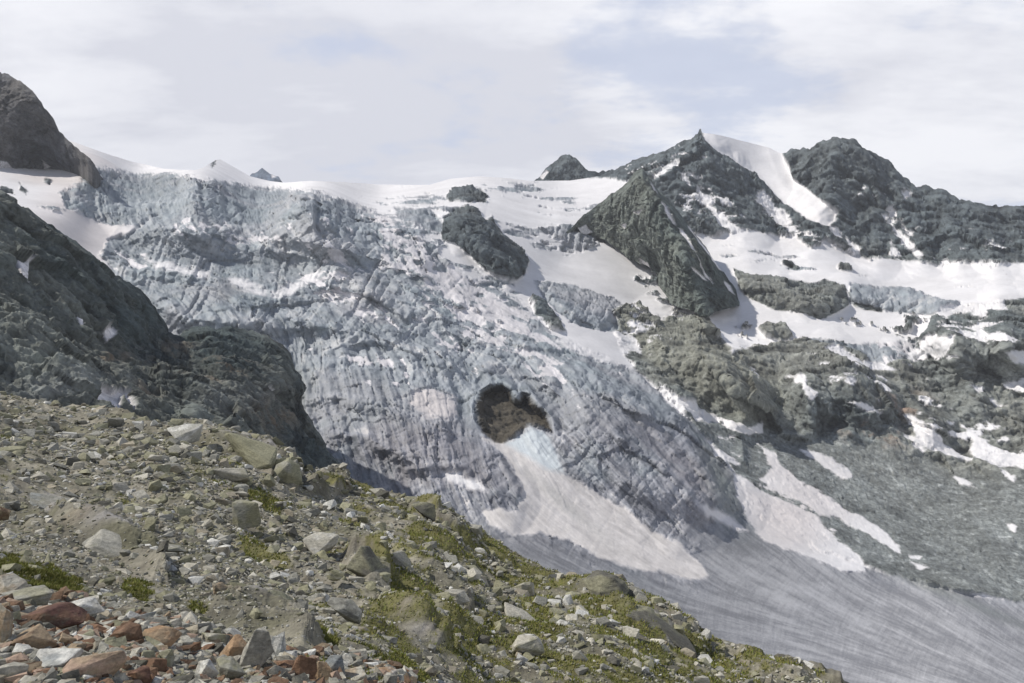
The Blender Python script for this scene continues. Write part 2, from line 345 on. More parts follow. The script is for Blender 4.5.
ICE2 = [[(535,280),(560,284),(590,290),(615,298),(622,305),(612,312),(618,330),(600,332),(570,322),(545,302)],
        [(850,283),(880,287),(905,287),(925,295),(945,302),(962,301),(958,308),(930,315),(900,312),(880,308),(850,302)],
        [(813,340),(850,345),(880,343),(915,340),(917,352),(900,358),(885,366),(870,362),(850,350)],
        [(395,207),(430,210),(445,225),(440,235),(415,226),(395,218)], [(560,240),(590,236),(600,245),(585,252),(562,250)]]
ROCKP = [(588,178)] + [(a, b - 12) for a, b in SKY if 598 < a < 1320] + [(1300,300),(1024,263),(980,266),(960,262),(940,266),(920,262),(895,258),(870,260),(855,256),(835,247),(825,240),(812,249),(795,236),(782,238),(760,233),(745,230),(725,233),(712,238),(690,232),(660,205),(650,190),(628,182),(604,178)]
CAP = [(700,120),(800,120),(781,148),(784,158),(788,166),(795,180),(810,190),(825,203),(836,213),(835,222),(828,227),(812,222),(800,214),(782,203),(768,188),(752,173),(735,163),(715,152),(704,140),(702,132)]
LROCK = [(612,306),(650,318),(690,318),(706,308),(712,325),(733,352),(760,346),(800,340),(835,342),(870,347),(905,342),(926,335),(932,318),(960,308),(990,302),(1024,298),(1300,296),(1300,640),(1024,603),(960,592),(880,572),(800,545),(752,515),(742,482),(720,455),(680,410),(640,375),(618,345)]
ROCK2 = [HOLE, BULGE[0][0], BULGE[1][0], BULGE[3][0],
         [(848,293),(862,294),(880,303),(881,311),(866,311),(855,307)], [(530,300),(545,305),(558,318),(566,333),(552,331),(535,315)],
         [(612,305),(640,306),(655,320),(640,345),(622,335)], [(757,328),(768,322),(785,326),(793,338),(780,342),(765,338)], [(783,263),(790,262),(800,268),(792,270)],
         [(838,266),(848,266),(852,271),(842,271)], [(905,322),(912,320),(915,326),(908,328)], [(0,185),(12,190),(15,195),(0,192)], [(46,178),(52,180),(50,184),(44,182)], [(211,162),(216,159),(215,165),(212,167)],
         [(20,184),(28,192),(26,195),(20,190)]]
SNOWP = {
 'a': [(757,195),(762,192),(772,205),(785,215),(798,232),(790,237),(778,225),(768,212),(755,203)], 'b': [(717,197),(727,196),(733,204),(722,206)],
 'c': [(697,190),(703,194),(727,222),(733,232),(722,229),(708,210)], 'd': [(881,218),(884,218),(902,234),(927,258),(918,259),(900,243)],
 'e': [(886,207),(895,206),(898,217),(891,218),(887,213)], 'f': [(899,222),(905,226),(914,234),(913,238),(904,236),(900,228)],
 'g': [(845,239),(853,245),(861,256),(850,254)], 'h': [(887,240),(892,243),(900,255),(892,255)], 'i': [(650,176),(662,170),(676,164),(679,167),(665,175),(655,181)],
 'j': [(901,197),(906,192),(909,194),(903,202)], 'k': [(681,177),(686,180),(690,188),(684,183)], 'l': [(829,226),(836,230),(842,240),(834,240)],
 'm': [(822,350),(835,347),(850,355),(862,362),(885,366),(899,369),(893,373),(870,371),(848,365)], 'n': [(793,377),(803,375),(812,388),(817,393),(812,398),(803,388)],
 'o': [(905,418),(915,420),(930,430),(945,445),(972,459),(955,459),(930,449),(910,443),(904,438),(918,439),(915,428)],
 'p': [(957,422),(965,425),(985,440),(1010,452),(1040,458),(1060,470),(1000,470),(975,459),(970,448),(974,441)],
 'q': [(799,449),(815,452),(835,462),(850,470),(856,481),(845,480),(825,468)],
 'r': [(676,401),(690,404),(710,415),(730,422),(745,425),(764,423),(762,433),(748,437),(720,425),(695,420)],
 's': [(732,474),(742,478),(760,490),(790,500),(812,514),(824,528),(842,545),(862,562),(868,574),(845,571),(810,559),(780,549),(764,541),(748,522),(738,500)],
 't': [(757,443),(775,453),(780,468),(800,480),(820,490),(835,500),(850,510),(870,520),(890,535),(900,550),(903,557),(893,554),(880,543),(860,530),(840,519),(820,514),(800,504),(775,492),(760,481),(771,470)],
 'u': [(907,555),(922,558),(918,562),(909,561)], 'v': [(911,563),(930,569),(919,571)], 'w': [(696,502),(720,512),(747,531),(730,528),(705,515)],
 'x': [(708,446),(725,454),(742,466),(730,464),(714,457)], 'y': [(749,367),(757,374),(763,385),(754,381)], 'z': [(971,387),(985,387),(984,395),(977,394)],
 'A': [(1003,388),(1013,381),(1030,380),(1060,390),(1040,398),(1010,393)], 'B': [(986,398),(1007,410),(995,408)], 'C': [(1002,522),(1016,527),(1014,533)], 'D': [(999,470),(1015,476),(1017,487),(1008,481)],
 'E': [(657,384),(665,390),(680,403),(684,417),(670,408),(660,395)], 'F': [(415,394),(430,390),(455,396),(459,413),(450,419),(430,416),(411,403)],
 'G': [(548,342),(562,336),(577,329),(590,336),(610,350),(622,363),(605,361),(580,353)], 'H': [(613,333),(628,334),(638,340),(641,354),(620,353)],
 'I': [(229,279),(240,280),(254,288),(269,292),(262,296),(245,292),(232,285)], 'J': [(272,295),(290,286),(308,276),(318,268),(322,276),(305,286),(285,297)],
 'K': [(148,259),(165,262),(190,268),(210,272),(205,278),(180,275),(155,268)], 'L': [(440,472),(460,474),(480,482),(487,491),(470,488),(450,480)],
 'M': [(1005,352),(1060,350),(1060,370),(1015,362)], 'N': [(935,312),(950,306),(975,303),(1003,300),(1007,312),(990,310),(985,318),(960,314),(945,320)],
 'O': [(955,478),(968,483),(977,488),(960,484)], 'P': [(915,440),(925,450),(922,454),(912,446)], 'Q': [(917,345),(935,335),(952,338),(950,350),(935,360),(925,352)],
 'R': [(845,402),(862,402),(878,412),(868,410)], 'S': [(940,265),(945,262),(960,263),(1024,264),(1060,266),(1060,290),(1024,294),(960,300),(930,290)],
}
APRON = [(484,438),(495,443),(503,452),(519,478),(523,500),(515,512),(500,507),(482,511),(488,525),(512,538),(540,530),(570,540),(600,557),(640,570),(690,581),(706,576),(700,560),(680,545),(650,530),(620,508),(592,490),(568,475),(545,457),(520,440)]
CYAN = [(507,443),(517,436),(530,427),(543,429),(552,437),(556,452),(566,474),(560,474),(545,468),(524,455)]
def blob(cx_, cy_, rx, ry, ang=0):
    c, s = math.cos(R(ang)), math.sin(R(ang)); dx = Xf - cx_; dy = Yf - cy_
    u = (dx * c + dy * s) / rx; v = (-dx * s + dy * c) / ry
    return np.exp(-(u * u + v * v) * 0.9)
ice = pm(ICEP, 0.9, 1.5)
rock = np.maximum(pm(ROCKP, 0.55, 1.0), pm(LROCK, 0.6, 1.2)); ice *= (1 - rock)
cap = pm(CAP, 0.3, 1.0); rock = rock * (1 - cap)
r2 = ens(ROCK2, 0.4, 0.8); rock = np.maximum(rock, r2); ice *= (1 - r2)
i2 = ens(ICE2, 0.5, 1.0); ice = np.maximum(ice, i2); rock *= (1 - i2)
rdn = np.zeros(Xf.shape)
for b_ in [(648,282,26,12,50,.42),(672,304,24,9,30,.5),(690,316,24,6,10,.45),(632,326,26,14,20,.5),(780,338,50,8,5,.35),(905,332,34,12,10,.4),(930,320,30,12,0,.45),(745,335,20,14,40,.35),(590,232,18,5,0,.3),(860,322,60,5,5,.25),(990,288,40,6,0,.25),(612,300,16,12,40,.3)]: rdn = np.maximum(rdn, b_[5] * blob(*b_[:5]))
rsp = sstep(-.03, .06, fbm(Pf, 45, 5, 88., .65) - (.55 - rdn * 1.2)) * (rdn > .04); rock = np.maximum(rock, rsp * (1 - ice))
spid = np.zeros(Xf.shape, np.int32); sp = np.zeros(Xf.shape, np.float32)
for k_, (nm, pl) in enumerate(SNOWP.items()):
    m = pm(pl, 0.95, 2.6) if nm in 'FLwGKIJ' else pm(pl, 0.75, 0.9); spid[m > np.maximum(sp, 0.01)] = k_ + 1; sp = np.maximum(sp, m)
apron = pm(APRON, 0.8, 1.5); cyan = pm(CYAN, 0.5, 3.0)
# snow broken up among rock and ice: (centre, radii, tilt, density)
dens = np.zeros(Xf.shape)
for b_ in [(470,300,110,26,30,.62),(400,235,40,14,30,.5),(545,360,40,22,40,.55),(430,330,60,16,25,.35),(340,250,60,16,12,.35),(340,300,70,18,15,.3),(250,240,80,9,5,.35),(200,225,60,8,0,.3),(130,262,40,8,10,.3),
           (330,275,50,12,-15,.4),(380,370,60,12,15,.25),(500,345,60,14,30,.4),(700,480,30,8,50,.2),(900,350,60,14,10,.45),(980,335,50,14,5,.4),(800,500,50,25,40,.35),(740,455,50,14,35,.35),(860,380,60,20,10,.28),(960,430,60,30,25,.3),(1000,500,50,30,25,.22),
           (700,195,50,22,50,.42),(720,215,40,14,40,.4),(900,230,60,18,45,.22),(810,240,40,10,20,.35),(980,245,60,12,5,.25),(1005,470,40,14,30,.25),(690,160,30,12,30,.12),(640,170,30,8,-25,.3),(640,325,30,18,20,.4)]:
    dens = np.maximum(dens, b_[5] * 1.25 * blob(*b_[:5]))
dirtp = np.zeros(Xf.shape)   # dirty bare ice showing through the upper snow
for b_ in [(470,215,60,6,10,.4),(600,213,50,8,5,.42),(520,232,60,10,20,.42),(570,235,40,12,10,.55),(500,190,60,6,0,.42),(340,215,60,10,5,.3),(430,250,60,20,45,.5),(400,222,50,8,10,.5),(500,290,40,10,30,.4),(60,200,60,18,20,.18),(130,215,30,12,20,.3),(560,200,60,6,10,.35),(880,275,80,4,2,.3),(780,262,60,8,10,.3),(430,200,60,7,0,.45)]:
    dirtp = np.maximum(dirtp, b_[5] * 1.2 * blob(*b_[:5]))
Pq = Pf.copy(); Pq[:, 2] *= 5
dn = fbm(Pq, 110, 5, 31.0, 0.6)
bare = sstep(-0.06, 0.14, dn - (0.55 - dirtp * 1.25)) * (dirtp > 0.04)

# --- streaks along the ice flow: line integral of noise down a flow field
RX0, RX1, RY0, RY1, RSC = -210, 1240, 120, 810, 1.0
gx, gy = np.meshgrid(np.arange(RX0, RX1, RSC), np.arange(RY0, RY1, RSC))
FL = [(150,200,85),(300,212,88),(430,250,60),(150,265,20),(250,278,8),(350,285,25),(200,320,60),(300,335,78),(400,330,50),(500,330,35),(600,370,50),(480,372,50),(350,430,72),(430,450,78),(470,410,85),(560,440,50),(650,430,52),(720,480,58),
      (500,520,48),(600,550,32),(520,570,22),(700,600,16),(800,600,24),(900,620,27),(1000,650,28),(800,670,12),(700,540,38),(0,500,40),(1200,700,30),(-200,300,30),(600,200,10),(900,200,70)]
fa = RBF([(a, b, math.cos(R(c)), math.sin(R(c))) for a, b, c in FL], 1e-2)
gs = (slice(None, None, 8), slice(None, None, 8))
ff = fa(gx[gs], gy[gs])
ff = np.repeat(np.repeat(ff, 8, 0), 8, 1)[:gx.shape[0], :gx.shape[1]]
ff = ff / (np.linalg.norm(ff, axis=2, keepdims=True) + 1e-6)
def lic(noise, L, turn=0.0, fx=ff):
    ca, sa = math.cos(turn), math.sin(turn); acc = noise.copy(); H, W = noise.shape
    iy, ix = np.mgrid[0:H, 0:W].astype(np.float32)
    for sgn in (1, -1):
        x = ix.copy(); y = iy.copy()
        for k in range(L):
            xi = np.clip(x, 0, W - 1).astype(int); yi = np.clip(y, 0, H - 1).astype(int)
            v = fx[yi, xi]; x += sgn * (v[..., 0] * ca - v[..., 1] * sa); y += sgn * (v[..., 0] * sa + v[..., 1] * ca)
            acc += noise[np.clip(y, 0, H - 1).astype(int), np.clip(x, 0, W - 1).astype(int)]
    acc -= acc.mean(); return acc / acc.std()
def blur(a, k):
    for _ in range(k):
        a = (a + np.roll(a, 1, 0) + np.roll(a, -1, 0)) / 3; a = (a + np.roll(a, 1, 1) + np.roll(a, -1, 1)) / 3
    return a
wn = rs.rand(*gx.shape).astype(np.float32)
l1 = lic(wn, 15); l2 = lic(blur(rs.rand(*gx.shape).astype(np.float32), 3), 26)
l3 = lic(rs.rand(*gx.shape).astype(np.float32), 6, R(88)); l4 = lic(blur(rs.rand(*gx.shape).astype(np.float32), 9), 40)
l5 = lic(blur(rs.rand(*gx.shape).astype(np.float32), 8), 20, R(78))
l6 = lic(blur(rs.rand(*gx.shape).astype(np.float32), 1), 26, R(84))
def samp(a, jx=0, jy=0):
    u = np.clip((Xf + jx - RX0) / RSC, 0, a.shape[1] - 1.01); v = np.clip((Yf + jy - RY0) / RSC, 0, a.shape[0] - 1.01)
    i = u.astype(int); j = v.astype(int); fu = u - i; fv = v - j
    return (a[j, i] * (1 - fu) + a[j, i + 1] * fu) * (1 - fv) + (a[j + 1, i] * (1 - fu) + a[j + 1, i + 1] * fu) * fv
jit = fbm(Pf, 170, 2, 55.0) * 8 + fbm(Pf, 42, 2, 56.0) * 2.2 * (1 - sstep(520, 580, Yf))
S1 = samp(l1, jit, -jit); S2 = samp(l2, -jit, jit); S3 = samp(l3, jit, jit); S4 = samp(l4, jit, 0); S5 = samp(l5, jit, jit); S6 = samp(l6, -jit, jit)

# small specks follow ledges: noise squeezed along the fall line
Ps = Pf.copy(); Ps[:, 2] *= 2.2
sn = fbm(Ps, 55, 5, 20.0, 0.62) + ice * .16 * (S2 * .8 + S1 * .5)
broken = sstep(-0.05, 0.10, sn - (0.62 - dens * 1.25)) * (dens > 0.04)
tongue = sstep(-25, 25, poly_sd([(470,530),(530,536),(600,560),(700,585),(690,530),(760,520),(860,570),(1300,640),(1300,900),(200,900),(380,560)], Xf, Yf, 26))
scree = np.maximum.reduce([sstep(-12, 12, poly_sd(p_, Xf, Yf, 13)) for p_ in (
    [(740,425),(790,440),(850,440),(900,455),(960,475),(1040,480),(1300,500),(1300,640),(1024,600),(960,590),(880,570),(800,545),(752,515),(742,482)],
    [(690,415),(740,440),(745,480),(720,455)])])
snowy = np.clip(np.maximum.reduce([1 - np.maximum(ice, rock), sp, broken * (1 - 0.35 * ice), apron, cyan]) , 0, 1)
snowy = snowy * (1 - bare * (1 - rock))
ice_w = np.clip(ice + bare * (1 - rock), 0, 1) * (1 - np.maximum.reduce([sp, broken, apron, cyan]) * 0.95)
rock_w = rock * (1 - np.maximum(sp, broken))
# --- displacement
hr = fbm(Pf, 320, 3, 1.0, 0.5, True) * 30
rocky = rock > .02
def strat(P, e=(.84, .15, -.52), k=.86, s=24., off=0., n=5):
    e = np.array(e, np.float32); e /= np.linalg.norm(e); Q = P - np.outer(P @ e, e) * k; return fbm(Q.astype(np.float32), s, n, off, .62)
st1 = np.zeros(len(Pf), np.float32); st1[rocky] = .7 * strat(Pf[rocky], s=30., off=5.) + .5 * strat(Pf[rocky], (-.25, .3, -.92), .8, 38., 9.); hr = hr + st1 * 26
hc = np.zeros(len(Pf), np.float32); hc[rocky] = crag(Pf[rocky], 170, 1., 5, .47, (1, .8, 1.1)) * 44; hr = hr + hc
hs = fbm(Pf, 300, 3, 8.0) * 8 + fbm(Pf, 30, 3, 9.0) * 0.7
ser = fbm(Pf, 130, 5, 12.0, 0.6, True); serf = fbm(Pf, 34, 4, 14.0, 0.65, True)
upz = sstep(370, 300, Yf)
icy = np.maximum(ice, bare) > .02
hb = np.zeros(len(Pf), np.float32); hb[icy] = crag(Pf[icy], 210, 12., 3, .45, (1, 1, .8)) * 26
hb2 = np.zeros(len(Pf), np.float32); hb2[icy] = crag(Pf[icy], 46, 35., 2, .5, (1, 1, .7))
serb = fbm(Pf, 320, 4, 19.0, 0.5, True)
big_steps = np.zeros(len(Pf), np.float32)
hi = (serb * 16 + ser * 1.5 + hb * .6 - np.abs(S1) * 1.5 - np.abs(S2) * 3.0 + S4 * 4.5 + S5 * 1.5 + hb2 * 8 - np.maximum(S6 - .6, 0) * (2 + 3.5 * upz) - np.maximum(S1 - .9, 0) * 3) * (1 - 0.955 * tongue) + hs * 0.5
hsc = hs * 0.8 + fbm(Pf, 140, 4, 16., 0.5, True) * 14 + facet(Pf, 13., 17.) * 3.4 + facet(Pf, 5.5, 18.) * 1.3
hrock = hr * (1 - scree) + hsc * scree
scale = np.clip(Pf[:, 1] / 1800, 0.45, 1.5)
ridgeflat = 1.0
h = (rock_w * hrock + (1 - rock_w) * np.where(rock > 0.5, hrock * 0.8 + 2.0, 0)) * (rock > 0.02)
mixw = np.clip(rock, 0, 1)
h = mixw * (hrock * rock_w + (hrock * 0.55 + hs * 0.4 + 3) * (1 - rock_w)) + (1 - mixw) * (ice_w * hi + (1 - ice_w) * (hs + 2 + (0.35 - 0.25 * apron) * np.maximum(ice, bare) * hi))
h = h * scale
capd = poly_sd(CAP, Xf, Yf, 14); h += 14 * sstep(0, 14, capd)
tf = (.35 + .65 * sstep(0, 9, Y - Y[:1])).ravel(); h = np.where(rock > .3, h * tf, h)
V = push(Pf, Nn.reshape(-1, 3), h)

# --- colours: what the surfaces are made of, with shade painted in at places
def col(*c): return np.array(c, np.float32)[None]
def lerp(a, b, t): return a + (b - a) * t[:, None]
big = fbm(Pf, 420, 4, 40.0, 0.55); med = fbm(Pf, 45, 4, 41.0, 0.6); fin_ = fbm(Pf, 11, 3, 43.0, 0.7)
rk = lerp(col(.115, .135, .140), col(.20, .208, .192), sstep(-.25, .3, big))
butt = sstep(-20, 12, poly_sd(BULGE[2][0], Xf, Yf, 21)); rk = lerp(rk, col(.20, .205, .175), butt * .8)
upper = sstep(285, 235, Yf); rk = lerp(rk, col(.082, .099, .110), upper * .85)  # shade of the upper faces put into a darker, bluer rock colour
rust = np.maximum(blob(870, 435, 30, 12, 10), blob(905, 405, 20, 14)) * sstep(0, .3, med); rk = lerp(rk, col(.26, .19, .15), rust)
rk = lerp(rk, col(.34, .34, .30), blob(875, 465, 20, 8, 30) * .8)
rk = lerp(rk, col(.192, .208, .208), scree * (0.8 + .2 * np.clip(med, -1, 1)))
fc_ = facet(Pf, 7., 19.); rk = rk * np.clip(1 + .38 * fc_ * scree, .4, 1.8)[:, None]; speck = sstep(.3, .6, fin_) * (scree * .6 + .15); rk = lerp(rk, col(.34, .36, .36), speck)
cf = np.clip(hc / 30, -1, 1); rk = rk * np.clip(1 + .4 * med + .45 * fin_ + 1.1 * st1 * (1 - .7 * scree), .3, 2.2)[:, None]
hl = poly_sd(HOLE, Xf, Yf, 4); rk = lerp(rk, col(.078, .070, .056) * (1 + .8 * med[:, None]), sstep(-3, 0, hl))
# ice: grey, dust banded, bluer where broken fresh
frost = np.maximum.reduce([blob(*b_[:5]) * b_[5] for b_ in [(905,298,60,14,4,.9),(580,305,44,24,20,.9),(318,360,24,22,30,.9),(350,282,32,10,15,.9),(215,247,26,7,5,.8),(192,208,34,5,5,.8),(410,310,50,14,35,.7),(300,325,20,16,60,.6),(250,205,70,8,5,.35),(360,245,50,16,30,.5),(540,360,50,12,35,.8),(470,345,60,12,30,.7),(420,370,50,12,15,.7),(500,395,20,10,0,.5),(450,500,50,14,20,.5),(600,470,30,10,40,.4),(660,500,26,14,30,.7),(330,300,40,8,-10,.6)]])
grime = np.maximum.reduce([blob(*b_[:5]) * b_[5] for b_ in [(200,200,80,14,5,.7),(320,215,50,12,15,.6),(400,455,60,24,50,.8),(600,430,40,30,45,.6),(430,245,20,12,40,.6),(150,180,60,10,5,.8),(140,222,40,12,10,.9),(210,228,60,7,5,.6),(230,262,70,10,8,.9),(300,285,50,8,-15,.6),(250,310,50,14,20,.4),(420,250,30,16,40,.5),(370,330,40,10,10,.5),(350,440,50,22,60,.7),(450,455,50,22,60,.8),(650,450,50,40,45,.7),(700,470,16,50,-25,.9),(540,540,60,8,15,.4),(560,310,40,12,40,.5),(610,300,30,6,10,.4)]])
icr = np.zeros(len(Pf), np.float32); icr[icy] = crag(Pf[icy], 60, 33., 3, .6, (1, 1, .7))
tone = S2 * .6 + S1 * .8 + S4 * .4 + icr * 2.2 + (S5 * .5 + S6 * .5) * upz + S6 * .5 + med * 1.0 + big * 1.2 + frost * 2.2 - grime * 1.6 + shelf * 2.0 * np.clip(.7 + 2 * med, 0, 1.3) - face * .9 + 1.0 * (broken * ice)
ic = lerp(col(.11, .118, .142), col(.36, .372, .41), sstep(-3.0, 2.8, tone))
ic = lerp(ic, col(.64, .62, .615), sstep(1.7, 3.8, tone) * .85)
blue = np.clip(sstep(.15, .6, fbm(Pf, 90, 4, 60.0)) * .7 + sstep(-12, -1, hl) * sstep(445, 400, Yf) * .8 + blob(205, 315, 30, 14, 40) * .8 + blob(320, 265, 40, 10, -10) * .6 + blob(220, 210, 120, 14, 5) * .35, 0, 1)
ic = lerp(ic, col(.29, .345, .375), blue * .65)
pink = sstep(-.1, .4, fbm(Pf, 160, 3, 63.0)); ic = lerp(ic, col(.38, .355, .37), pink * .3)
crev = sstep(.9, 1.9, S1 + .4 * S3) + sstep(1.2, 2.2, S5 + .5 * S3) * upz
ic = lerp(ic, col(.09, .115, .14), np.clip(crev, 0, 1) * .55 * (1 - tongue * .6))  # shade inside the crevasses painted as dark streaks
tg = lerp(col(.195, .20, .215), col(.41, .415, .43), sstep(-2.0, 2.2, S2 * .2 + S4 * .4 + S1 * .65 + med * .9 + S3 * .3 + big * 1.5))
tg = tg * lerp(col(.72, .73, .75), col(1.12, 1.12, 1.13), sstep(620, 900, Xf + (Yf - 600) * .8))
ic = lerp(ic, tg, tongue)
deb = np.clip(blob(290, 400, 18, 35, 20) + blob(560, 470, 8, 26, -50) * .4 + blob(722, 485, 12, 46, -25) + blob(960, 600, 120, 5, 22) * .7, 0, 1)
ic = lerp(ic, col(.17, .19, .185) * (1 + .4 * med[:, None]), deb * .85)
sw = lerp(col(.71, .705, .72), col(.62, .585, .58), sstep(0, .8, fbm(Pf, 300, 4, 70.0) * .5 + np.maximum.reduce([blob(80, 215, 50, 60), blob(780, 520, 60, 60) * .7, blob(440, 400, 50, 30), blob(50, 180, 40, 10) * .8])))
sw = sw * (1 + .16 * strat(Pf, (.9, .3, 0.), .7, 60., 7., 4))[:, None]
sw = lerp(sw, col(.54, .52, .54) * (1 + .14 * S1 + .1 * S2)[:, None], np.clip(ice * .6 * (1 - sp), 0, 1))
sw = lerp(sw, col(.60, .575, .56) * (1 + .20 * fin_[:, None] + .05 * S2[:, None] + .06 * S1[:, None]), apron * .95)
sw = lerp(sw, col(.36, .37, .35), apron * sstep(.5, 1.0, fin_ + .4 * med) * .5 + apron * blob(560, 500, 60, 6, 42) * .3)
sw = lerp(sw, col(.55, .60, .63) * (1 + .08 * S1 + .08 * med)[:, None], cyan)
sdirt = sstep(.42, .75, fbm(Pf, 24, 4, 72., .7) + .12 * S1) * (1 - cyan) * np.clip(sp + apron + .3, 0, 1); sw = lerp(sw, col(.36, .34, .32), sdirt * .55)
tot = rock_w + ice_w + 1e-4; wsn = np.clip(1 - rock_w - ice_w, 0, 1)
COL = (rk * rock_w[:, None] + ic * ice_w[:, None] + sw * wsn[:, None]) / (rock_w + ice_w + wsn)[:, None]
COL = np.clip(COL, .02, .85)

FQ = grid_faces(NR, NC)
rF, iF, sF = (q[FQ].mean(1) for q in (rock_w, ice_w, wsn))
cls = np.argmax(np.stack([rF, iF, sF], 1), 1)
fx_ = Xf[FQ].mean(1); fy_ = Yf[FQ].mean(1); fsp = spid[FQ[:, 0]]; spF = sp[FQ].mean(1)
# back of the mountains: drop behind the skyline
top = V.reshape(NR, NC, 3)[0]; topc = COL.reshape(NR, NC, 3)[0]
bk = add_back(top[None], 6, 900, 500)[::-1]
struct(make_mesh('mountain', bk.reshape(-1, 3), grid_faces(bk.shape[0], NC)[:, ::-1], np.tile(topc, (bk.shape[0], 1)), M_ROCK), 'far side of the massif behind the skyline')
used = np.zeros(len(FQ), bool)
def cut(name, sel, mat):
    global used
    sel = sel & ~used; used |= sel
    return submesh(name, V, FQ, sel, COL, mat)
def inpoly(pl, pad=0): return poly_sd(pl, fx_, fy_, 6) > -pad
# rock outcrops inside the glacier
tag(cut('rock_outcrop', (cls == 0) & inpoly(HOLE, 5), M_ROCK), 'dark brown rock wall bared in the round hole of the icefall', 'rock outcrop')
tag(cut('rock_outcrop', (cls == 0) & inpoly(BULGE[0][0], 5), M_ROCK), 'large grey-green rock outcrop rising from the upper glacier', 'rock outcrop')
tag(cut('rock_outcrop', (cls == 0) & inpoly(BULGE[1][0], 5), M_ROCK), 'small flat rock outcrop just under the snowy skyline', 'rock outcrop')
SPL = {'s': 'broad pale snow patch with pointed lower tip beside the grey glacier tongue', 't': 'long thin snow patch running down the scree above the broad one',
       'q': 'short slanting snow patch alone in the middle of the scree', 'p': 'widest snow patch at the right edge under the brown rocks', 'o': 'hooked snow patch on the dark rocks left of the widest one',
       'r': 'snow strip along the foot of the tall rock buttress', 'w': 'narrow snow strip lying along the edge of the grey ice', 'F': 'pinkish snow patch left of the round rock hole',
       'G': 'bright snow patch in the ice above and right of the rock hole', 'H': 'small snow patch against the foot of the pale rock buttress', 'm': 'thin snow band over the rocks below the grey ice bulge',
       'n': 'small zigzag snow patch on the rocks right of the tall buttress', 'd': 'straight diagonal snow gully on the dark right-hand mountain', 'a': 'steep snow gully under the hanging glacier of the white summit',
       'A': 'small snow patch high on the scree at the right edge', 'L': 'pale snow streak on the lower icefall near the grassy ridge', 'E': 'snow strip between the icefall and the rock buttress'}
for k_, nm in enumerate(SNOWP):
    if nm in SPL: tag(cut('snow_patch', (cls == 2) & (fsp == k_ + 1) & (spF > .45), M_SNOW), SPL[nm], 'snow patch')
tag(cut('snow_slide', (cls == 2) & inpoly(CYAN, 2), M_SNOW), 'pale blue ice slide spilling from the round rock hole', 'ice slide')
tag(cut('avalanche_apron', (cls == 2) & inpoly(APRON, 6), M_SNOW), 'dirty beige avalanche fan spread below the rock hole', 'avalanche fan')
tag(cut('hanging_glacier', (cls == 2) & inpoly(CAP, 6), M_SNOW), 'smooth white hanging glacier draped beside the highest dark summit', 'hanging glacier')
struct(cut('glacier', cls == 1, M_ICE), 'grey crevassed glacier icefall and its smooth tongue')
struct(cut('snowfield', cls == 2, M_SNOW), 'white snowfields on the upper glacier and benches')
struct(cut('scree', (cls == 0) & (scree[FQ[:, 0]] > .5), M_ROCK), 'grey-green scree slope')
struct(cut('mountain', (cls == 0) & (fy_ < 285), M_ROCK), 'dark rocky summits of the right-hand massif')
struct(cut('mountain', cls == 0, M_ROCK), 'lower rock buttresses of the right-hand massif')
rocktex = None

# ------------------------------------------------------------------ free-standing mountains
def mountain(name, label, topl, bot, ctrl, dx, nrow, amp, base, alt, patches=(), back=(300, 200), scale=1.0, power=1.0, extra=None, ext=0, mat=M_ROCK, ribs=(), mix=(.8, .35)):
    X, Y, D = sheet(topl, bot, ctrl, topl[0][0], topl[-1][0], dx, nrow, 0, None, 1e-3, power, jag=lambda x: .9)
    wb = fbm(unproj(X, Y, D).reshape(-1, 3), 90 * scale, 4, 70. + ext, .6).reshape(X.shape); edge = sstep(0, 14, Y - Y[:1])
    for ln_, a_, w_ in ribs: D -= a_ * rib(X + wb * 7, Y - wb * 5, ln_, w_) * edge
    P = unproj(X, Y, D); n = normals(P); P0 = P.reshape(-1, 3).astype(np.float32); x, y = X.ravel(), Y.ravel()
    h = fbm(P0, 230 * scale, 3, 80 + ext, .55, True) * amp * 1.1
    h = h + crag(P0, 130 * scale, 20. + ext, 5, .5, (1, .8, 1.1)) * amp * 1.6
    st = .7 * strat(P0, s=24. * scale, off=ext + 1.) + .5 * strat(P0, (-.25, .3, -.92), .8, 30. * scale, ext + 3.); h = h + st * amp * 1.2
    e = fbm(P0, 40 * scale, 4, 3.) * 4
    snow = np.zeros(x.shape, np.float32)
    for pl in patches: snow = np.maximum(snow, np.clip(.5 + (poly_sd(pl, x, y) + .4 * e) / 1.4, 0, 1))
    h = h * (1 - .9 * snow)
    # rows next to the skyline keep the traced outline
    h = h * (.25 + .75 * sstep(0, 16, Y - Y[:1])).ravel()
    V = push(P0, n.reshape(-1, 3), h, *mix)
    b = fbm(P0, 200 * scale, 4, 90 + ext); m = fbm(P0, 30 * scale, 4, 91 + ext, .6); f = fbm(P0, 6 * scale, 3, 92 + ext, .7) + 1.8 * st
    c = lerp(col(*base), col(*alt), sstep(-.3, .35, b)) * np.clip(1 + .5 * m + .5 * f, .35, 2)[:, None]
    if extra: c = extra(c, x, y, m, f)
    c = np.clip(lerp(c, col(.74, .72, .73), snow), .015, .85)
    G = V.reshape(X.shape[0], X.shape[1], 3); full = add_back(G, 8, back[0], back[1]); nb = 8
    cc = np.concatenate([np.tile(c.reshape(X.shape[0], X.shape[1], 3)[0][None], (nb, 1, 1)), c.reshape(X.shape[0], X.shape[1], 3)], 0)
    o = make_mesh(name, full.reshape(-1, 3), grid_faces(full.shape[0], full.shape[1]), cc.reshape(-1, 3), mat)
    struct(o, label); return o
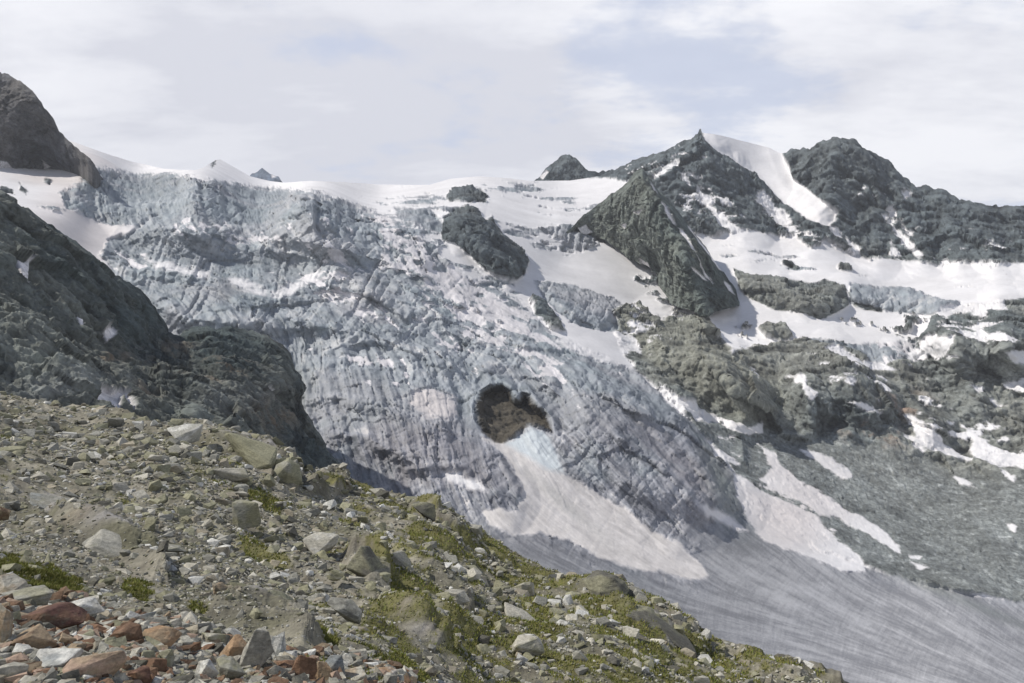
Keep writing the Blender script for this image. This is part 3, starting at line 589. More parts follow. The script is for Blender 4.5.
mountain('mountain', 'distant blue-grey peak behind the snowy skyline', [(240, 186), (252, 174), (258, 172), (262, 169), (266, 171), (272, 175), (279, 177), (284, 184), (300, 192)], [(235, 215), (305, 215)],
         [(240, 190, 6200), (265, 170, 6300), (300, 190, 6200), (265, 210, 5900), (240, 215, 5900), (300, 215, 5900)], .5, 60, 25, (.09, .12, .17), (.12, .15, .20), [[(270,172),(276,177),(272,178)]], (800, 600), 2.0)
mountain('mountain', 'dark pointed peak standing behind the snow col', [(520, 190), (538, 180), (545, 170), (552, 163), (558, 159), (563, 155), (566, 154), (572, 156), (580, 162), (588, 170), (598, 172), (610, 171), (630, 175)], [(520, 215), (630, 215)],
         [(520, 190, 3980), (565, 154, 3960), (630, 175, 3980), (520, 215, 3900), (575, 215, 3820), (630, 215, 3900), (580, 185, 3880)], .5, 90, 24, (.075, .092, .105), (.10, .115, .12), [[(540,176),(546,170),(549,172),(543,179)]], (400, 300), 1.3, ext=3)
mountain('mountain', 'dark rocky peak at the upper left edge', [(-230, -60), (-120, 0), (-40, 48), (0, 73), (8, 75), (18, 80), (30, 88), (42, 103), (55, 121), (60, 131), (67, 139), (75, 146), (88, 156), (97, 168), (104, 180)], [(-230, 190), (0, 168), (60, 169), (85, 170), (104, 184)],
         [(-230, -60, 2500), (0, 73, 2480), (60, 131, 2380), (100, 172, 2300), (-60, 120, 2330), (20, 110, 2360)] + [(x_, y_, main_depth(x_, y_) - 6) for x_, y_ in ((-230, 190), (-100, 178), (0, 168), (60, 169), (104, 180))], .8, 200, 22, (.075, .08, .092), (.115, .11, .107),
         [[(0,160),(8,163),(14,170),(0,172)], [(42,160),(52,166),(44,168)]], (300, 300), 1.0, ext=5)
PYS = [[(661,203),(665,206),(676,226),(672,224)], [(678,228),(683,230),(697,254),(691,249)], [(690,267),(697,270),(707,281),(701,279)], [(688,226),(694,234),(712,256),(727,274),(719,270),(702,248)], [(694,252),(700,262),(712,284),(705,276)], [(577,228),(586,225),(592,232),(586,235),(580,234)], [(634,212),(643,210),(640,214)], [(650,182),(654,188),(661,200),(655,194)], [(640,258),(648,262),(656,274),(646,268)], [(622,225),(627,224),(625,228)], [(724,282),(730,286),(735,295),(728,291)]]
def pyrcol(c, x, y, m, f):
    left = sstep(20, -20, x - (642 + (y - 168) * .42)); return lerp(c, col(.135, .15, .135) * np.clip(1 + .5 * m + .5 * f, .35, 2)[:, None], left * .8)  # sunlit left face painted lighter, shaded right face left dark
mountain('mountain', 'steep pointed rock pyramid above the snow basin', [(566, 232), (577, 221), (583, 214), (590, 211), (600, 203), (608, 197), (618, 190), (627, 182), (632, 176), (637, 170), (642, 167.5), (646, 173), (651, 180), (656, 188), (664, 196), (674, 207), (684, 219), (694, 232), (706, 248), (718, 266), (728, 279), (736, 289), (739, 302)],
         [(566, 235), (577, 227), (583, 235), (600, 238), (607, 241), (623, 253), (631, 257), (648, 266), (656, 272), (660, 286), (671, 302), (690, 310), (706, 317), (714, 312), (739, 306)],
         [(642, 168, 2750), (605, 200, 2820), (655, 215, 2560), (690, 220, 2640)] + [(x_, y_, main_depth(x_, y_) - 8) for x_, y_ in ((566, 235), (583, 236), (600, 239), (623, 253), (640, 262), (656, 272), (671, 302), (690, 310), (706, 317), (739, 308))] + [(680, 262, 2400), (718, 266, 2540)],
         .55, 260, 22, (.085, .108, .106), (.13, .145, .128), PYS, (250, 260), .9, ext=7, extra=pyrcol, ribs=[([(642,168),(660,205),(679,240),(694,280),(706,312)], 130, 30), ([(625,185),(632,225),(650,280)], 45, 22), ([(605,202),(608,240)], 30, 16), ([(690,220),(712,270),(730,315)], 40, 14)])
SPS = [[(18,259),(24,262),(31,257),(30,269),(28,282),(22,276)], [(102,328),(112,328),(115,335),(108,341)], [(78,317),(83,319),(84,326),(80,325)], [(89,391),(105,393),(110,396),(118,392),(128,395),(130,414),(123,408),(118,400),(118,417),(108,412),(97,402)], [(262,388),(270,392),(268,396)]]
def spcol(c, x, y, m, f):
    def g(a, b, r1, r2): return np.exp(-(((x - a) / r1) ** 2 + ((y - b) / r2) ** 2))
    ru = np.clip(g(110, 355, 22, 12) + g(150, 385, 14, 20) + g(175, 360, 20, 20) + g(225, 372, 30, 14) + g(270, 415, 30, 18), 0, 1) * sstep(-.1, .35, m + .3 * f)
    c = lerp(c, col(.17, .125, .085), ru * .8)
    pale = np.clip(g(235, 400, 40, 14) + g(55, 385, 60, 14), 0, 1); return lerp(c, col(.17, .18, .175) * np.clip(1 + .5 * m + .5 * f, .35, 2)[:, None], pale * .6)
mountain('rock_spur', 'dark shadowed rock spur in front of the icefall', [(-230, 70), (-80, 150), (0, 194), (12, 199), (20, 205), (40, 218), (58, 230), (80, 246), (100, 262), (112, 272), (126, 281), (141, 288), (150, 300), (155, 312), (162, 322), (168, 333), (178, 337), (186, 331), (198, 326), (215, 330), (232, 328), (256, 333), (272, 340), (284, 346), (291, 354), (294, 366), (297, 388), (304, 410), (316, 430), (330, 452), (345, 476), (370, 500)],
         [(-230, 520), (0, 520), (300, 520), (370, 540)],
         [(-230, 70, 850), (0, 194, 860), (80, 246, 950), (141, 288, 1010), (168, 333, 1060), (198, 326, 1100), (256, 333, 1170), (291, 354, 1190), (304, 410, 1120), (345, 476, 1000), (370, 540, 800), (-230, 300, 560), (-230, 520, 380), (0, 300, 640), (0, 400, 470), (0, 520, 360), (100, 340, 770), (150, 380, 760), (100, 410, 560), (180, 370, 860), (180, 430, 640), (240, 380, 920), (240, 430, 740), (300, 460, 880), (300, 520, 700)],
         .8, 460, 17, (.062, .080, .082), (.14, .152, .138), SPS, (250, 350), .75, ext=9, extra=spcol, mix=(.3, .6),  # dark base: partly the rock itself, partly its shadow put into the colour
         ribs=[([(0,194),(60,290),(130,400)], 35, 45), ([(80,246),(120,320),(190,420)], 40, 40), ([(141,288),(160,345),(230,440)], 25, 26), ([(200,326),(225,370),(275,450)], 40, 26), ([(262,336),(275,380),(320,460)], 30, 18), ([(0,280),(60,380)], 30, 40), ([(240,330),(262,400)], 25, 16)])

# ------------------------------------------------------------------ the near hillside
FT = [(-260, 372), (-80, 385), (0, 393), (30, 402), (60, 412), (90, 414), (130, 420), (150, 424), (170, 425), (182, 421), (195, 419), (215, 422), (235, 429), (255, 431), (270, 438), (285, 448), (300, 457), (310, 468), (330, 468), (350, 477), (380, 489), (410, 496),
      (430, 502), (450, 512), (462, 525), (480, 531), (495, 542), (520, 556), (545, 572), (570, 578), (588, 580), (598, 575), (612, 577), (625, 588), (640, 601), (650, 611), (680, 629), (700, 637), (720, 651), (745, 661), (770, 669), (800, 669), (820, 675), (845, 685), (900, 715), (1000, 780), (1200, 900)]
FB = [(-260, 1000), (1200, 1000)]
FC = [(-260, 372, 50), (-80, 385, 55), (0, 393, 60), (90, 414, 62), (195, 420, 58), (275, 441, 58), (330, 468, 62), (420, 499, 60), (470, 528, 58), (545, 572, 54), (600, 576, 50), (700, 637, 44), (830, 680, 38), (1000, 780, 30), (1200, 900, 24),
      (-260, 450, 28), (0, 450, 32), (0, 500, 20), (0, 550, 12), (0, 600, 6.4), (0, 640, 5), (0, 683, 4.2), (0, 780, 3.1), (0, 1000, 1.9), (-260, 600, 6), (-260, 1000, 1.8), (150, 450, 40), (150, 500, 27), (150, 550, 17), (150, 595, 10.5), (150, 625, 6.4), (150, 683, 4.7), (150, 1000, 1.9),
      (300, 490, 44), (300, 535, 30), (300, 590, 18), (300, 625, 12), (300, 648, 7.5), (300, 683, 5.4), (300, 800, 3.3), (300, 1000, 2.0), (420, 665, 12), (400, 690, 7.5), (450, 530, 48), (450, 580, 33), (450, 640, 20), (460, 683, 14), (450, 760, 7), (450, 1000, 2.4),
      (600, 620, 36), (600, 683, 22), (600, 760, 12), (600, 1000, 3.6), (750, 690, 33), (750, 760, 20), (900, 1000, 6), (1200, 1000, 10), (900, 800, 22), (230, 440, 50), (230, 470, 40)]
X, Y, D = sheet(FT, FB, FC, -200, 1150, 0.95, 560, 0, None, 1e-4, 1.35)
P = unproj(X, Y, D); Ng = normals(P); G0 = P.reshape(-1, 3).astype(np.float32); gxf, gyf = X.ravel(), Y.ravel()
dist = G0[:, 1]
# gently folded slabs, tilted down to the right, broken by finer steps
def slabco(P): # strata axes
    a = np.stack([P[:, 0] * .62 - P[:, 1] * .35 , P[:, 0] * .5 + P[:, 1] * .8, P[:, 2] * 1.6], 1).astype(np.float32)
    return a * np.array([.35, 1, 1], np.float32)
Sb = slabco(G0)
big_ = fbm(G0, 16, 3, 101., .5) * 1.0
slab = fbm(Sb, 3.6, 5, 103., .55, True); fine = fbm(G0, .7, 4, 105., .6); mid = fbm(G0, 3.0, 4, 107., .6)
near = sstep(9, 20, dist)
def gblur(a, k):
    a = a.reshape(X.shape).copy()
    for _ in range(k): a[1:-1] = (a[:-2] + a[1:-1] * 2 + a[2:]) / 4; a[:, 1:-1] = (a[:, :-2] + a[:, 1:-1] * 2 + a[:, 2:]) / 4
    return a.ravel()
gcr = crag(Sb * np.array([.8, 1, 1], np.float32), 3.2, 31., 5, .55, (1, 1, 1)); gcr2 = crag(Sb, .8, 37., 3, .55, (1, 1, 1))
gcr = gblur(gcr, 6); gcr2 = gblur(gcr2, 2)
hg = near * (big_ * .55 + slab * .22 + mid * .18 + gcr * .85) + fine * .05 + gcr2 * .10 + sstep(40, 60, dist) * slab * .25
# polygons that rise out of the slope
FBUL = [([(193,420),(235,428),(270,437),(290,455),(303,480),(296,497),(280,492),(262,470),(235,455),(205,445),(190,435)], 1.0, 16),
        ([(600,606),(640,602),(690,632),(716,655),(700,668),(660,650),(620,632),(600,620)], .7, 12), ([(375,590),(400,592),(430,612),(462,650),(455,662),(430,650),(400,625),(376,606)], .35, 10),
        ([(300,478),(330,466),(350,478),(352,492),(330,498),(305,492)], 1.2, 8), ([(400,500),(430,500),(442,515),(430,526),(408,518)], .2, 7), ([(340,550),(370,548),(395,572),(392,585),(368,580),(345,565)], .9, 8),
        ([(735,655),(770,665),(800,668),(830,680),(800,690),(760,685),(735,672)], .9, 10), ([(40,500),(110,525),(160,560),(175,590),(150,585),(100,555),(50,530)], .5, 12), ([(200,600),(250,600),(300,620),(330,650),(300,652),(240,636),(205,618)], .35, 12)]
for pl, a, e in FBUL: hg += (a * .7 + gcr * .9 + gcr2 * .12) * sstep(0, e, np.maximum(poly_sd(pl, gxf, gyf, 2), 0))
GV = G0 + Ng.reshape(-1, 3) * hg[:, None]
GREEN = [(40,577,50,14,18,1.3),(70,592,25,8,20,.9),(138,592,26,9,20,1),(262,547,36,12,28,1),(198,608,20,6,20,.8),(270,502,28,9,25,.9),(336,586,12,7,20,.8),(322,634,32,9,35,.8),(407,590,30,16,50,1.1),(452,628,36,17,42,1.15),(541,626,40,22,42,1.1),
         (374,629,16,9,35,.9),(410,666,38,14,40,1),(650,658,34,8,20,.9),(655,613,34,9,38,.95),(368,487,18,9,35,1),(417,530,12,16,40,.9),(494,550,18,8,35,.9),(330,486,20,5,20,.9),(470,560,22,10,35,.6),(560,600,40,8,20,.7),(770,672,50,7,15,.8),
         (500,600,20,10,35,.5),(600,640,30,14,35,.6),(385,545,18,14,40,.6),(300,515,30,10,25,.5),(240,515,20,8,20,.4),(700,650,24,8,35,.7),(430,640,20,14,45,.6),(230,432,30,5,12,.5),(180,600,30,8,20,.5),(90,480,40,8,20,.25),(520,575,30,7,35,.7),(590,660,40,10,25,.5),(355,520,30,10,35,.5)]
def gblob(x, y, cx_, cy_, rx, ry, ang):
    c, s = math.cos(R(ang)), math.sin(R(ang)); dx = x - cx_; dy = y - cy_
    u = (dx * c + dy * s) / rx; v = (-dx * s + dy * c) / ry; return np.exp(-(u * u + v * v))
gd = np.zeros(gxf.shape)
for g in GREEN: gd = np.maximum(gd, g[5] * gblob(gxf, gyf, *g[:5]))
gn = fbm(G0, 2.2, 6, 111., .7)
gd = np.maximum(gd * 1.0, .33 * sstep(250, 420, gxf) * sstep(430, 520, gyf) + .20)
green = sstep(.42, .62, gd + gn * .55) * sstep(1.6, .3, slab * 1.0 + .2)
green = sstep(.43, .60, gd + gn * .85)
slabm = np.zeros(gxf.shape)   # bare slab areas with few stones
for g in [(60,505,70,26,20,1),(110,545,60,20,28,1),(250,450,45,18,30,1.2),(265,620,60,14,25,1),(415,625,50,12,42,1),(640,630,60,14,35,1),(605,588,24,12,10,1),(365,565,28,12,30,.9),(330,480,22,8,15,.9),(150,590,30,10,30,.8),(480,600,30,8,40,.5),(780,675,50,7,10,.8)]:
    slabm = np.maximum(slabm, g[5] * gblob(gxf, gyf, *g[:5]))
b = fbm(G0, 5, 4, 120.); m_ = fbm(G0, .9, 4, 121., .6); lich = fbm(G0, 1.6, 5, 123., .65)
gc = lerp(col(.155, .147, .115), col(.25, .235, .19), sstep(-.3, .3, b)); gc = lerp(gc, col(.125, .125, .07), sstep(.0, .35, lich) * .5)
gc = lerp(gc, col(.25, .242, .245), sstep(.4, .9, slabm) * sstep(-.1, .3, m_) * .6)
gc = lerp(gc, col(.13, .10, .07), sstep(.15, .5, -lich) * .35)
gc = gc * np.clip(1 + .45 * m_ + .5 * gcr2 + .4 * fbm(G0, .25, 3, 127., .7), .35, 1.9)[:, None]
gc = lerp(gc, col(.135, .13, .05) * (1 + .5 * m_[:, None]), green * .9)
gc = np.clip(gc, .02, .6)
Gg = GV.reshape(X.shape[0], X.shape[1], 3); fullg = add_back(Gg, 8, 60, 45); gcc = np.concatenate([np.tile(gc.reshape(X.shape + (3,))[0][None], (8, 1, 1)), gc.reshape(X.shape + (3,))], 0)
struct(make_mesh('hillside', fullg.reshape(-1, 3), grid_faces(fullg.shape[0], fullg.shape[1]), gcc.reshape(-1, 3), M_GROUND), 'near rocky hillside with slabs and moss')

# ground lookups by grid
pxs = X[0]; NGR, NGC = X.shape
GN = normals(Gg)
def ground(px, py):
    c = np.clip(np.searchsorted(pxs, px), 0, NGC - 1); ycol = Y[:, c]; r = int(np.clip(np.searchsorted(ycol, py), 0, NGR - 1))
    return Gg[r, c], GN[r, c], r * NGC + c

# ------------------------------------------------------------------ stones
def stone_mat():
    m = bpy.data.materials.new('weathered_stone'); m.use_nodes = True; nt = m.node_tree; nt.nodes.clear()
    o = N(nt, 'ShaderNodeOutputMaterial'); b = N(nt, 'ShaderNodeBsdfPrincipled', Roughness=.9); b.inputs['Specular IOR Level'].default_value = .25
    at = N(nt, 'ShaderNodeAttribute', attribute_name='tint'); tc = N(nt, 'ShaderNodeTexCoord')
    mp = N(nt, 'ShaderNodeMapping'); mp.inputs['Scale'].default_value = (1, 1, 2.6); mp.inputs['Rotation'].default_value = (.5, .3, 0); nt.links.new(tc.outputs['Object'], mp.inputs[0])
    a = N(nt, 'ShaderNodeTexNoise', Scale=9., Detail=8., Roughness=.68); nt.links.new(mp.outputs[0], a.inputs['Vector'])
    c = N(nt, 'ShaderNodeTexNoise', Scale=45., Detail=5., Roughness=.7); nt.links.new(tc.outputs['Object'], c.inputs['Vector'])
    f = math_(nt, 'ADD', math_(nt, 'MULTIPLY', a.outputs[0], .6), math_(nt, 'MULTIPLY', c.outputs[0], .4))
    v = maprange(nt, f, .34, .66, .45, 1.55, False)
    cm = N(nt, 'ShaderNodeVectorMath', operation='SCALE'); nt.links.new(at.outputs['Color'], cm.inputs[0]); nt.links.new(v, cm.inputs['Scale'])
    l = N(nt, 'ShaderNodeTexNoise', Scale=5., Detail=6., Roughness=.7); nt.links.new(tc.outputs['Object'], l.inputs['Vector'])
    cc = mixc(nt, maprange(nt, l.outputs[0], .54, .68, 0, .5), cm.outputs[0], (.21, .21, .15))
    nt.links.new(cc, b.inputs['Base Color'])
    bp = N(nt, 'ShaderNodeBump', Strength=.8, Distance=.03); nt.links.new(f, bp.inputs['Height'])
    nt.links.new(bp.outputs[0], b.inputs['Normal']); nt.links.new(b.outputs[0], o.inputs[0])
    return m
M_STONE = stone_mat()
rng = random.Random(5)
def hull(seed, n=14, block=.5, flat=1.0):
    r = random.Random(seed); bm = bmesh.new()
    for k in range(n):
        while True:
            p = Vector([r.uniform(-1, 1) for _ in range(3)])
            q = sum(abs(c) ** (2 + 6 * block) for c in p)
            if .55 < q < 1: break
        bm.verts.new((p.x, p.y, p.z * flat))
    g = bmesh.ops.convex_hull(bm, input=bm.verts[:])
    bmesh.ops.delete(bm, geom=[e for e in g['geom_interior'] if isinstance(e, bmesh.types.BMVert)], context='VERTS')
    return bm
def bm_arrays(bm):
    bm.verts.index_update(); bmesh.ops.triangulate(bm, faces=bm.faces[:])
    v = np.array([p.co[:] for p in bm.verts]); bm.verts.index_update(); f = np.array([[q.index for q in fc.verts] for fc in bm.faces])
    bm.free(); return v, f
def unit(v):
    c = (v.max(0) + v.min(0)) / 2; v = v - c; return v / (np.abs(v).max(0) + 1e-6)
def hero_shape(seed, n, block, detail=3, rough=.05):
    bm = hull(seed, n, block)
    bmesh.ops.dissolve_limit(bm, angle_limit=R(8), verts=bm.verts[:], edges=bm.edges[:])
    bmesh.ops.bevel(bm, geom=bm.edges[:], offset=.045, segments=1, affect='EDGES', profile=.5)
    bmesh.ops.triangulate(bm, faces=bm.faces[:])
    for k in range(detail):
        es = [e for e in bm.edges if e.calc_length() > .16]
        if es: bmesh.ops.subdivide_edges(bm, edges=es, cuts=1); bmesh.ops.triangulate(bm, faces=bm.faces[:])
    v, f = bm_arrays(bm); v = unit(v)
    n_ = v / (np.linalg.norm(v, axis=1, keepdims=True) + 1e-6)
    lay = v * np.array([1, 1, 2.5])
    d = fbm(v.astype(np.float32) + seed, .55, 4, 1., .55) * rough + np.floor(fbm((lay + seed).astype(np.float32), .5, 3, 3., .5) * 4) / 4 * rough * .7
    return v + n_ * d[:, None], f
def eul(rx, ry, rz):
    from mathutils import Euler
    return np.array(Euler((rx, ry, rz)).to_matrix())
PAL = {'grey': (.26, .257, .225), 'pale': (.40, .385, .33), 'white': (.50, .50, .47), 'rust': (.205, .125, .08), 'red': (.095, .05, .042), 'tan': (.30, .235, .16), 'pink': (.34, .25, .19), 'dark': (.115, .112, .095), 'brown': (.15, .095, .062),
       'blue': (.22, .24, .245), 'olive': (.21, .205, .135), 'lichen': (.25, .245, .17), 'orange': (.32, .215, .13), 'sand': (.27, .245, .19)}
def stone_col(v, base, alt, seed):
    t = sstep(-.15, .25, fbm((v * np.array([1, 1, 1.6]) + seed * 3.3).astype(np.float32), .8, 3, 9.))
    c = lerp(col(*PAL[base]), col(*PAL[alt]), t * .75); return c * (1 + .2 * fbm((v + seed).astype(np.float32), .25, 3, 2.))[:, None]
def boulder(name, px, py, wpx, hpx, base, alt, label, cat='stone', depth=.8, tilt=0., block=.6, n=14, seed=0, sink=.25, rough=.05, yaw=None, group=None, lift=0.):
    """(px,py) is the centre of the stone as seen; size in px is turned into metres at the ground's distance"""
    g, nn, _ = ground(px, min(py + hpx * .35, 990)); d = g[1]
    wm, hm = wpx * d / F, hpx * d / F
    v, f = hero_shape(seed, n, block, 3, rough); dm = wm * depth
    r0 = eul(0, 0, yaw if yaw is not None else 0)
    v2 = (v @ eul(0, 0, seed * 1.7).T); v2 = unit(v2) * np.array([wm / 2, dm / 2, hm / 2 * 1.12])
    v2 = v2 @ eul(0, R(tilt), 0).T @ r0.T
    c = stone_col(v, base, alt, seed)
    o = make_mesh(name, v2, f, c, M_STONE, False)
    cpos = unproj(np.array(px), np.array(py), np.array(float(d) + dm * .15)); o.location = tuple(cpos + np.array([0, 0, lift]))
    HEROES.append((px, py, label)); tag(o, label, cat, group); return o
HEROES = []
B = boulder
# the heap of broken blocks in the near corner
B('boulder', 50, 621, 70, 27, 'red', 'brown', 'long dark red-brown boulder lying across the near stone heap', seed=3, n=16, block=.2, tilt=-3)
B('stone', 31, 644, 50, 26, 'tan', 'brown', 'layered tan stone directly below the dark red-brown boulder', seed=4, block=.9, tilt=-5)
B('stone', 7, 588, 32, 24, 'pale', 'tan', 'pale layered stone at the left edge beside the near grass', seed=5, block=.7, tilt=-8)
B('stone', 28, 601, 54, 19, 'grey', 'lichen', 'flat grey stone with lichen between the grass and the red-brown boulder', seed=6, block=.8)
B('stone', 84, 610, 40, 18, 'white', 'pale', 'whitish stone right behind the red-brown boulder', seed=7, block=.6, tilt=5)
B('stone', 2, 630, 20, 48, 'tan', 'grey', 'tall tan stone cut by the left edge of the picture', seed=8, block=.7)
B('stone', 147, 620, 22, 18, 'blue', 'white', 'bluish white pointed stone at the back of the near heap', seed=9, n=7, block=.1)
B('stone', 124, 638, 36, 23, 'brown', 'rust', 'rusty dark block right of the red-brown boulder', seed=10, block=.8, tilt=4)
B('stone', 160, 640, 36, 20, 'orange', 'tan', 'flat-topped orange stone beside the rusty dark block', seed=11, block=.9, tilt=6)
B('stone', 71, 646, 19, 14, 'orange', 'brown', 'small orange-brown stone in front of the red-brown boulder', seed=12, block=.3)
B('stone', 90, 648, 22, 12, 'tan', 'rust', 'narrow tan stone next to the small orange-brown one', seed=13, block=.5, tilt=10)
B('stone', 51, 663, 52, 24, 'white', 'blue', 'rounded white and grey stone near the bottom left corner', seed=14, block=.4, tilt=-14)
B('stone', 92, 670, 62, 28, 'pink', 'tan', 'broad pinkish tan slab at the bottom of the near heap', seed=15, block=.9, tilt=-12)
B('stone', 140, 677, 24, 16, 'rust', 'red', 'bright rust-red stone on the bottom edge of the heap', seed=16, block=.5)
B('stone', 154, 668, 30, 22, 'brown', 'rust', 'brown wedge stone behind the bright rust-red one', seed=17, block=.6)
B('stone', 168, 661, 14, 20, 'lichen', 'grey', 'small upright greenish grey stone on the brown wedge stone', seed=18, block=.8, tilt=-15)
B('boulder', 259, 655, 34, 48, 'grey', 'pale', 'biggest upright grey wedge block leaning in the near heap', seed=19, block=1.0, n=12, tilt=28, depth=.7)
B('stone', 236, 655, 30, 26, 'orange', 'tan', 'orange faced block leaning on the big grey wedge', seed=20, block=.9, tilt=32)
B('stone', 230, 672, 34, 26, 'lichen', 'grey', 'grey-green block under the big leaning wedge', seed=21, block=.8, tilt=-10)
B('stone', 277, 650, 17, 34, 'white', 'blue', 'white upright stone behind the big grey wedge', seed=22, block=.8, tilt=8)
B('stone', 204, 674, 28, 24, 'white', 'pale', 'pale grey stone left of the leaning blocks', seed=23, block=.5, tilt=-18)
B('stone', 277, 673, 22, 18, 'grey', 'pale', 'rounded grey stone right of the big wedge foot', seed=24, block=.2)
B('stone', 303, 673, 26, 30, 'rust', 'brown', 'tilted rust-brown slab right of the rounded grey stone', seed=25, block=.9, tilt=24)
B('stone', 321, 676, 17, 24, 'tan', 'orange', 'narrow tan slab beside the tilted rust-brown slab', seed=26, block=.9, tilt=18)
B('stone', 334, 668, 24, 22, 'blue', 'grey', 'blue-grey angular block near the right end of the heap', seed=27, block=.8, tilt=-8)
B('stone', 346, 663, 16, 16, 'white', 'pale', 'small pale stone above the blue-grey block', seed=28, block=.6)
B('stone', 352, 678, 34, 14, 'pale', 'tan', 'low pale slab at the right end of the near heap', seed=29, block=.8, tilt=-8)
B('stone', 381, 678, 32, 16, 'orange', 'white', 'pale and orange stone furthest right in the near heap', seed=30, block=.5)
B('stone', 118, 655, 20, 14, 'pale', 'grey', 'light stone between the rusty block and the pinkish slab', seed=31, block=.4)
B('stone', 183, 645, 22, 14, 'pale', 'grey', 'light grey slab on the orange flat-topped stone', seed=32, block=.8, tilt=10)
B('stone', 12, 672, 30, 16, 'pale', 'grey', 'pale flat stone in the bottom left corner', seed=33, block=.6)
B('stone', 212, 640, 26, 16, 'lichen', 'pale', 'lichen-grey stone at the back edge of the heap', seed=34, block=.5)
B('stone', 188, 622, 14, 14, 'rust', 'red', 'small red-brown stone behind the heap by the moss', seed=35, block=.3)
# boulders out on the slope
B('boulder', 186, 434, 38, 18, 'white', 'grey', 'large pale boulder perched on the ridge line', 'boulder', seed=41, block=.7, tilt=-6)
B('boulder', 232, 475, 40, 17, 'pale', 'lichen', 'pale slanted boulder in the rubble below the ridge dome', 'boulder', seed=42, block=.6, tilt=6)
B('boulder', 268, 481, 15, 12, 'lichen', 'olive', 'small square boulder right of the slanted pale one', 'boulder', seed=43, block=.8)
B('boulder', 247, 514, 28, 25, 'lichen', 'grey', 'upright rounded boulder with a scooped top', 'boulder', seed=44, block=.4)
B('boulder', 320, 543, 35, 17, 'pale', 'white', 'pale flat boulder beside the moss in mid slope', 'boulder', seed=45, block=.7, tilt=8)
B('boulder', 424, 512, 24, 18, 'dark', 'lichen', 'dark shaded boulder on the ridge above the glacier', 'boulder', seed=46, block=.5)  # its shade is put into the dark stone colour
B('boulder', 472, 532, 22, 12, 'grey', 'pale', 'grey boulder on the very edge of the ridge', 'boulder', seed=47, block=.6)
B('boulder', 481, 552, 14, 8, 'white', 'pale', 'small whitish block just below the ridge edge', 'boulder', seed=48, block=.7)
B('boulder', 606, 588, 46, 26, 'dark', 'lichen', 'dark rocky hump standing on the ridge crest', 'boulder', seed=49, block=.4, rough=.1)
B('boulder', 528, 648, 34, 20, 'pale', 'lichen', 'rounded pale boulder low on the slope near the bottom', 'boulder', seed=50, block=.4)
B('boulder', 566, 629, 22, 16, 'white', 'grey', 'whitish boulder sitting in the green moss', 'boulder', seed=51, block=.5)
B('boulder', 457, 597, 28, 12, 'pale', 'grey', 'flat pale stone lying above the widest moss patch', 'boulder', seed=52, block=.6, tilt=10)
B('boulder', 522, 588, 26, 14, 'pale', 'lichen', 'broad grey-beige boulder between moss and rubble', 'boulder', seed=53, block=.5)
B('boulder', 104, 519, 36, 14, 'grey', 'lichen', 'low rounded grey boulder on the left slabs', 'boulder', seed=54, block=.3, tilt=8)
B('boulder', 335, 575, 20, 10, 'olive', 'grey', 'olive-grey slab overhanging the mossy hollow', 'boulder', seed=55, block=.8, tilt=10)
B('boulder', 166, 550, 36, 9, 'grey', 'lichen', 'long flat grey slab in the middle of the rubble', 'boulder', seed=56, block=.8)
B('boulder', 220, 590, 16, 14, 'tan', 'dark', 'brownish block above the smooth slab', 'boulder', seed=57, block=.7)
B('boulder', 371, 566, 44, 26, 'dark', 'lichen', 'dark leaning rock slab left of the steep moss strip', 'boulder', seed=58, block=.6, tilt=28, rough=.08)
B('boulder', 655, 632, 80, 26, 'dark', 'lichen', 'long dark layered outcrop running down the ridge', 'boulder', seed=59, block=.7, tilt=33, rough=.09)
B('boulder', 436, 630, 74, 18, 'grey', 'lichen', 'long grey rock rib slanting down beside the moss', 'boulder', seed=60, block=.8, tilt=42, rough=.07)
B('boulder', 280, 600, 50, 12, 'lichen', 'grey', 'elongated lichen-covered slab above the near heap', 'boulder', seed=61, block=.6, tilt=30)
B('boulder', 378, 492, 20, 8, 'pale', 'grey', 'pale capstone on the ridge left of the dark boulder', 'boulder', seed=62, block=.6)
B('boulder', 700, 634, 16, 8, 'dark', 'olive', 'small dark knob on the ridge right of the outcrop', 'boulder', seed=63, block=.4)
B('boulder', 12, 452, 30, 10, 'lichen', 'olive', 'flat lichen-grey boulder high on the left edge', 'boulder', seed=64, block=.6)
B('boulder', 3, 513, 16, 14, 'tan', 'brown', 'stacked brown stone at the left edge of the slabs', 'boulder', seed=65, block=.8)

B('boulder', 60, 505, 60, 14, 'grey', 'blue', 'wide smooth slab of bedrock at left below the flat boulder', 'bedrock slab', seed=71, block=.9, tilt=14, rough=.04, sink=.5)
B('boulder', 118, 552, 70, 16, 'grey', 'pale', 'long grey bedrock slab slanting towards the near heap', 'bedrock slab', seed=72, block=.9, tilt=22, rough=.04)
B('boulder', 250, 452, 64, 22, 'lichen', 'olive', 'smooth olive rock dome just under the ridge', 'bedrock slab', seed=73, block=.5, tilt=18, rough=.06)
B('boulder', 287, 476, 30, 26, 'lichen', 'grey', 'steep grey side of the rock dome facing the icefall', 'bedrock slab', seed=74, block=.7, tilt=35, rough=.06)
B('boulder', 400, 560, 34, 12, 'grey', 'lichen', 'slanting slab tucked between two moss strips', 'bedrock slab', seed=75, block=.9, tilt=30)
B('boulder', 520, 620, 40, 11, 'pale', 'grey', 'flat pale bedrock slab above the mossy bowl', 'bedrock slab', seed=76, block=.9, tilt=24)
B('boulder', 615, 645, 44, 12, 'grey', 'lichen', 'grey ledge stepping down towards the bottom edge', 'bedrock slab', seed=77, block=.9, tilt=26)
B('boulder', 345, 610, 40, 12, 'grey', 'dark', 'dark-edged slab in the rubble above the heap end', 'bedrock slab', seed=78, block=.9, tilt=28)
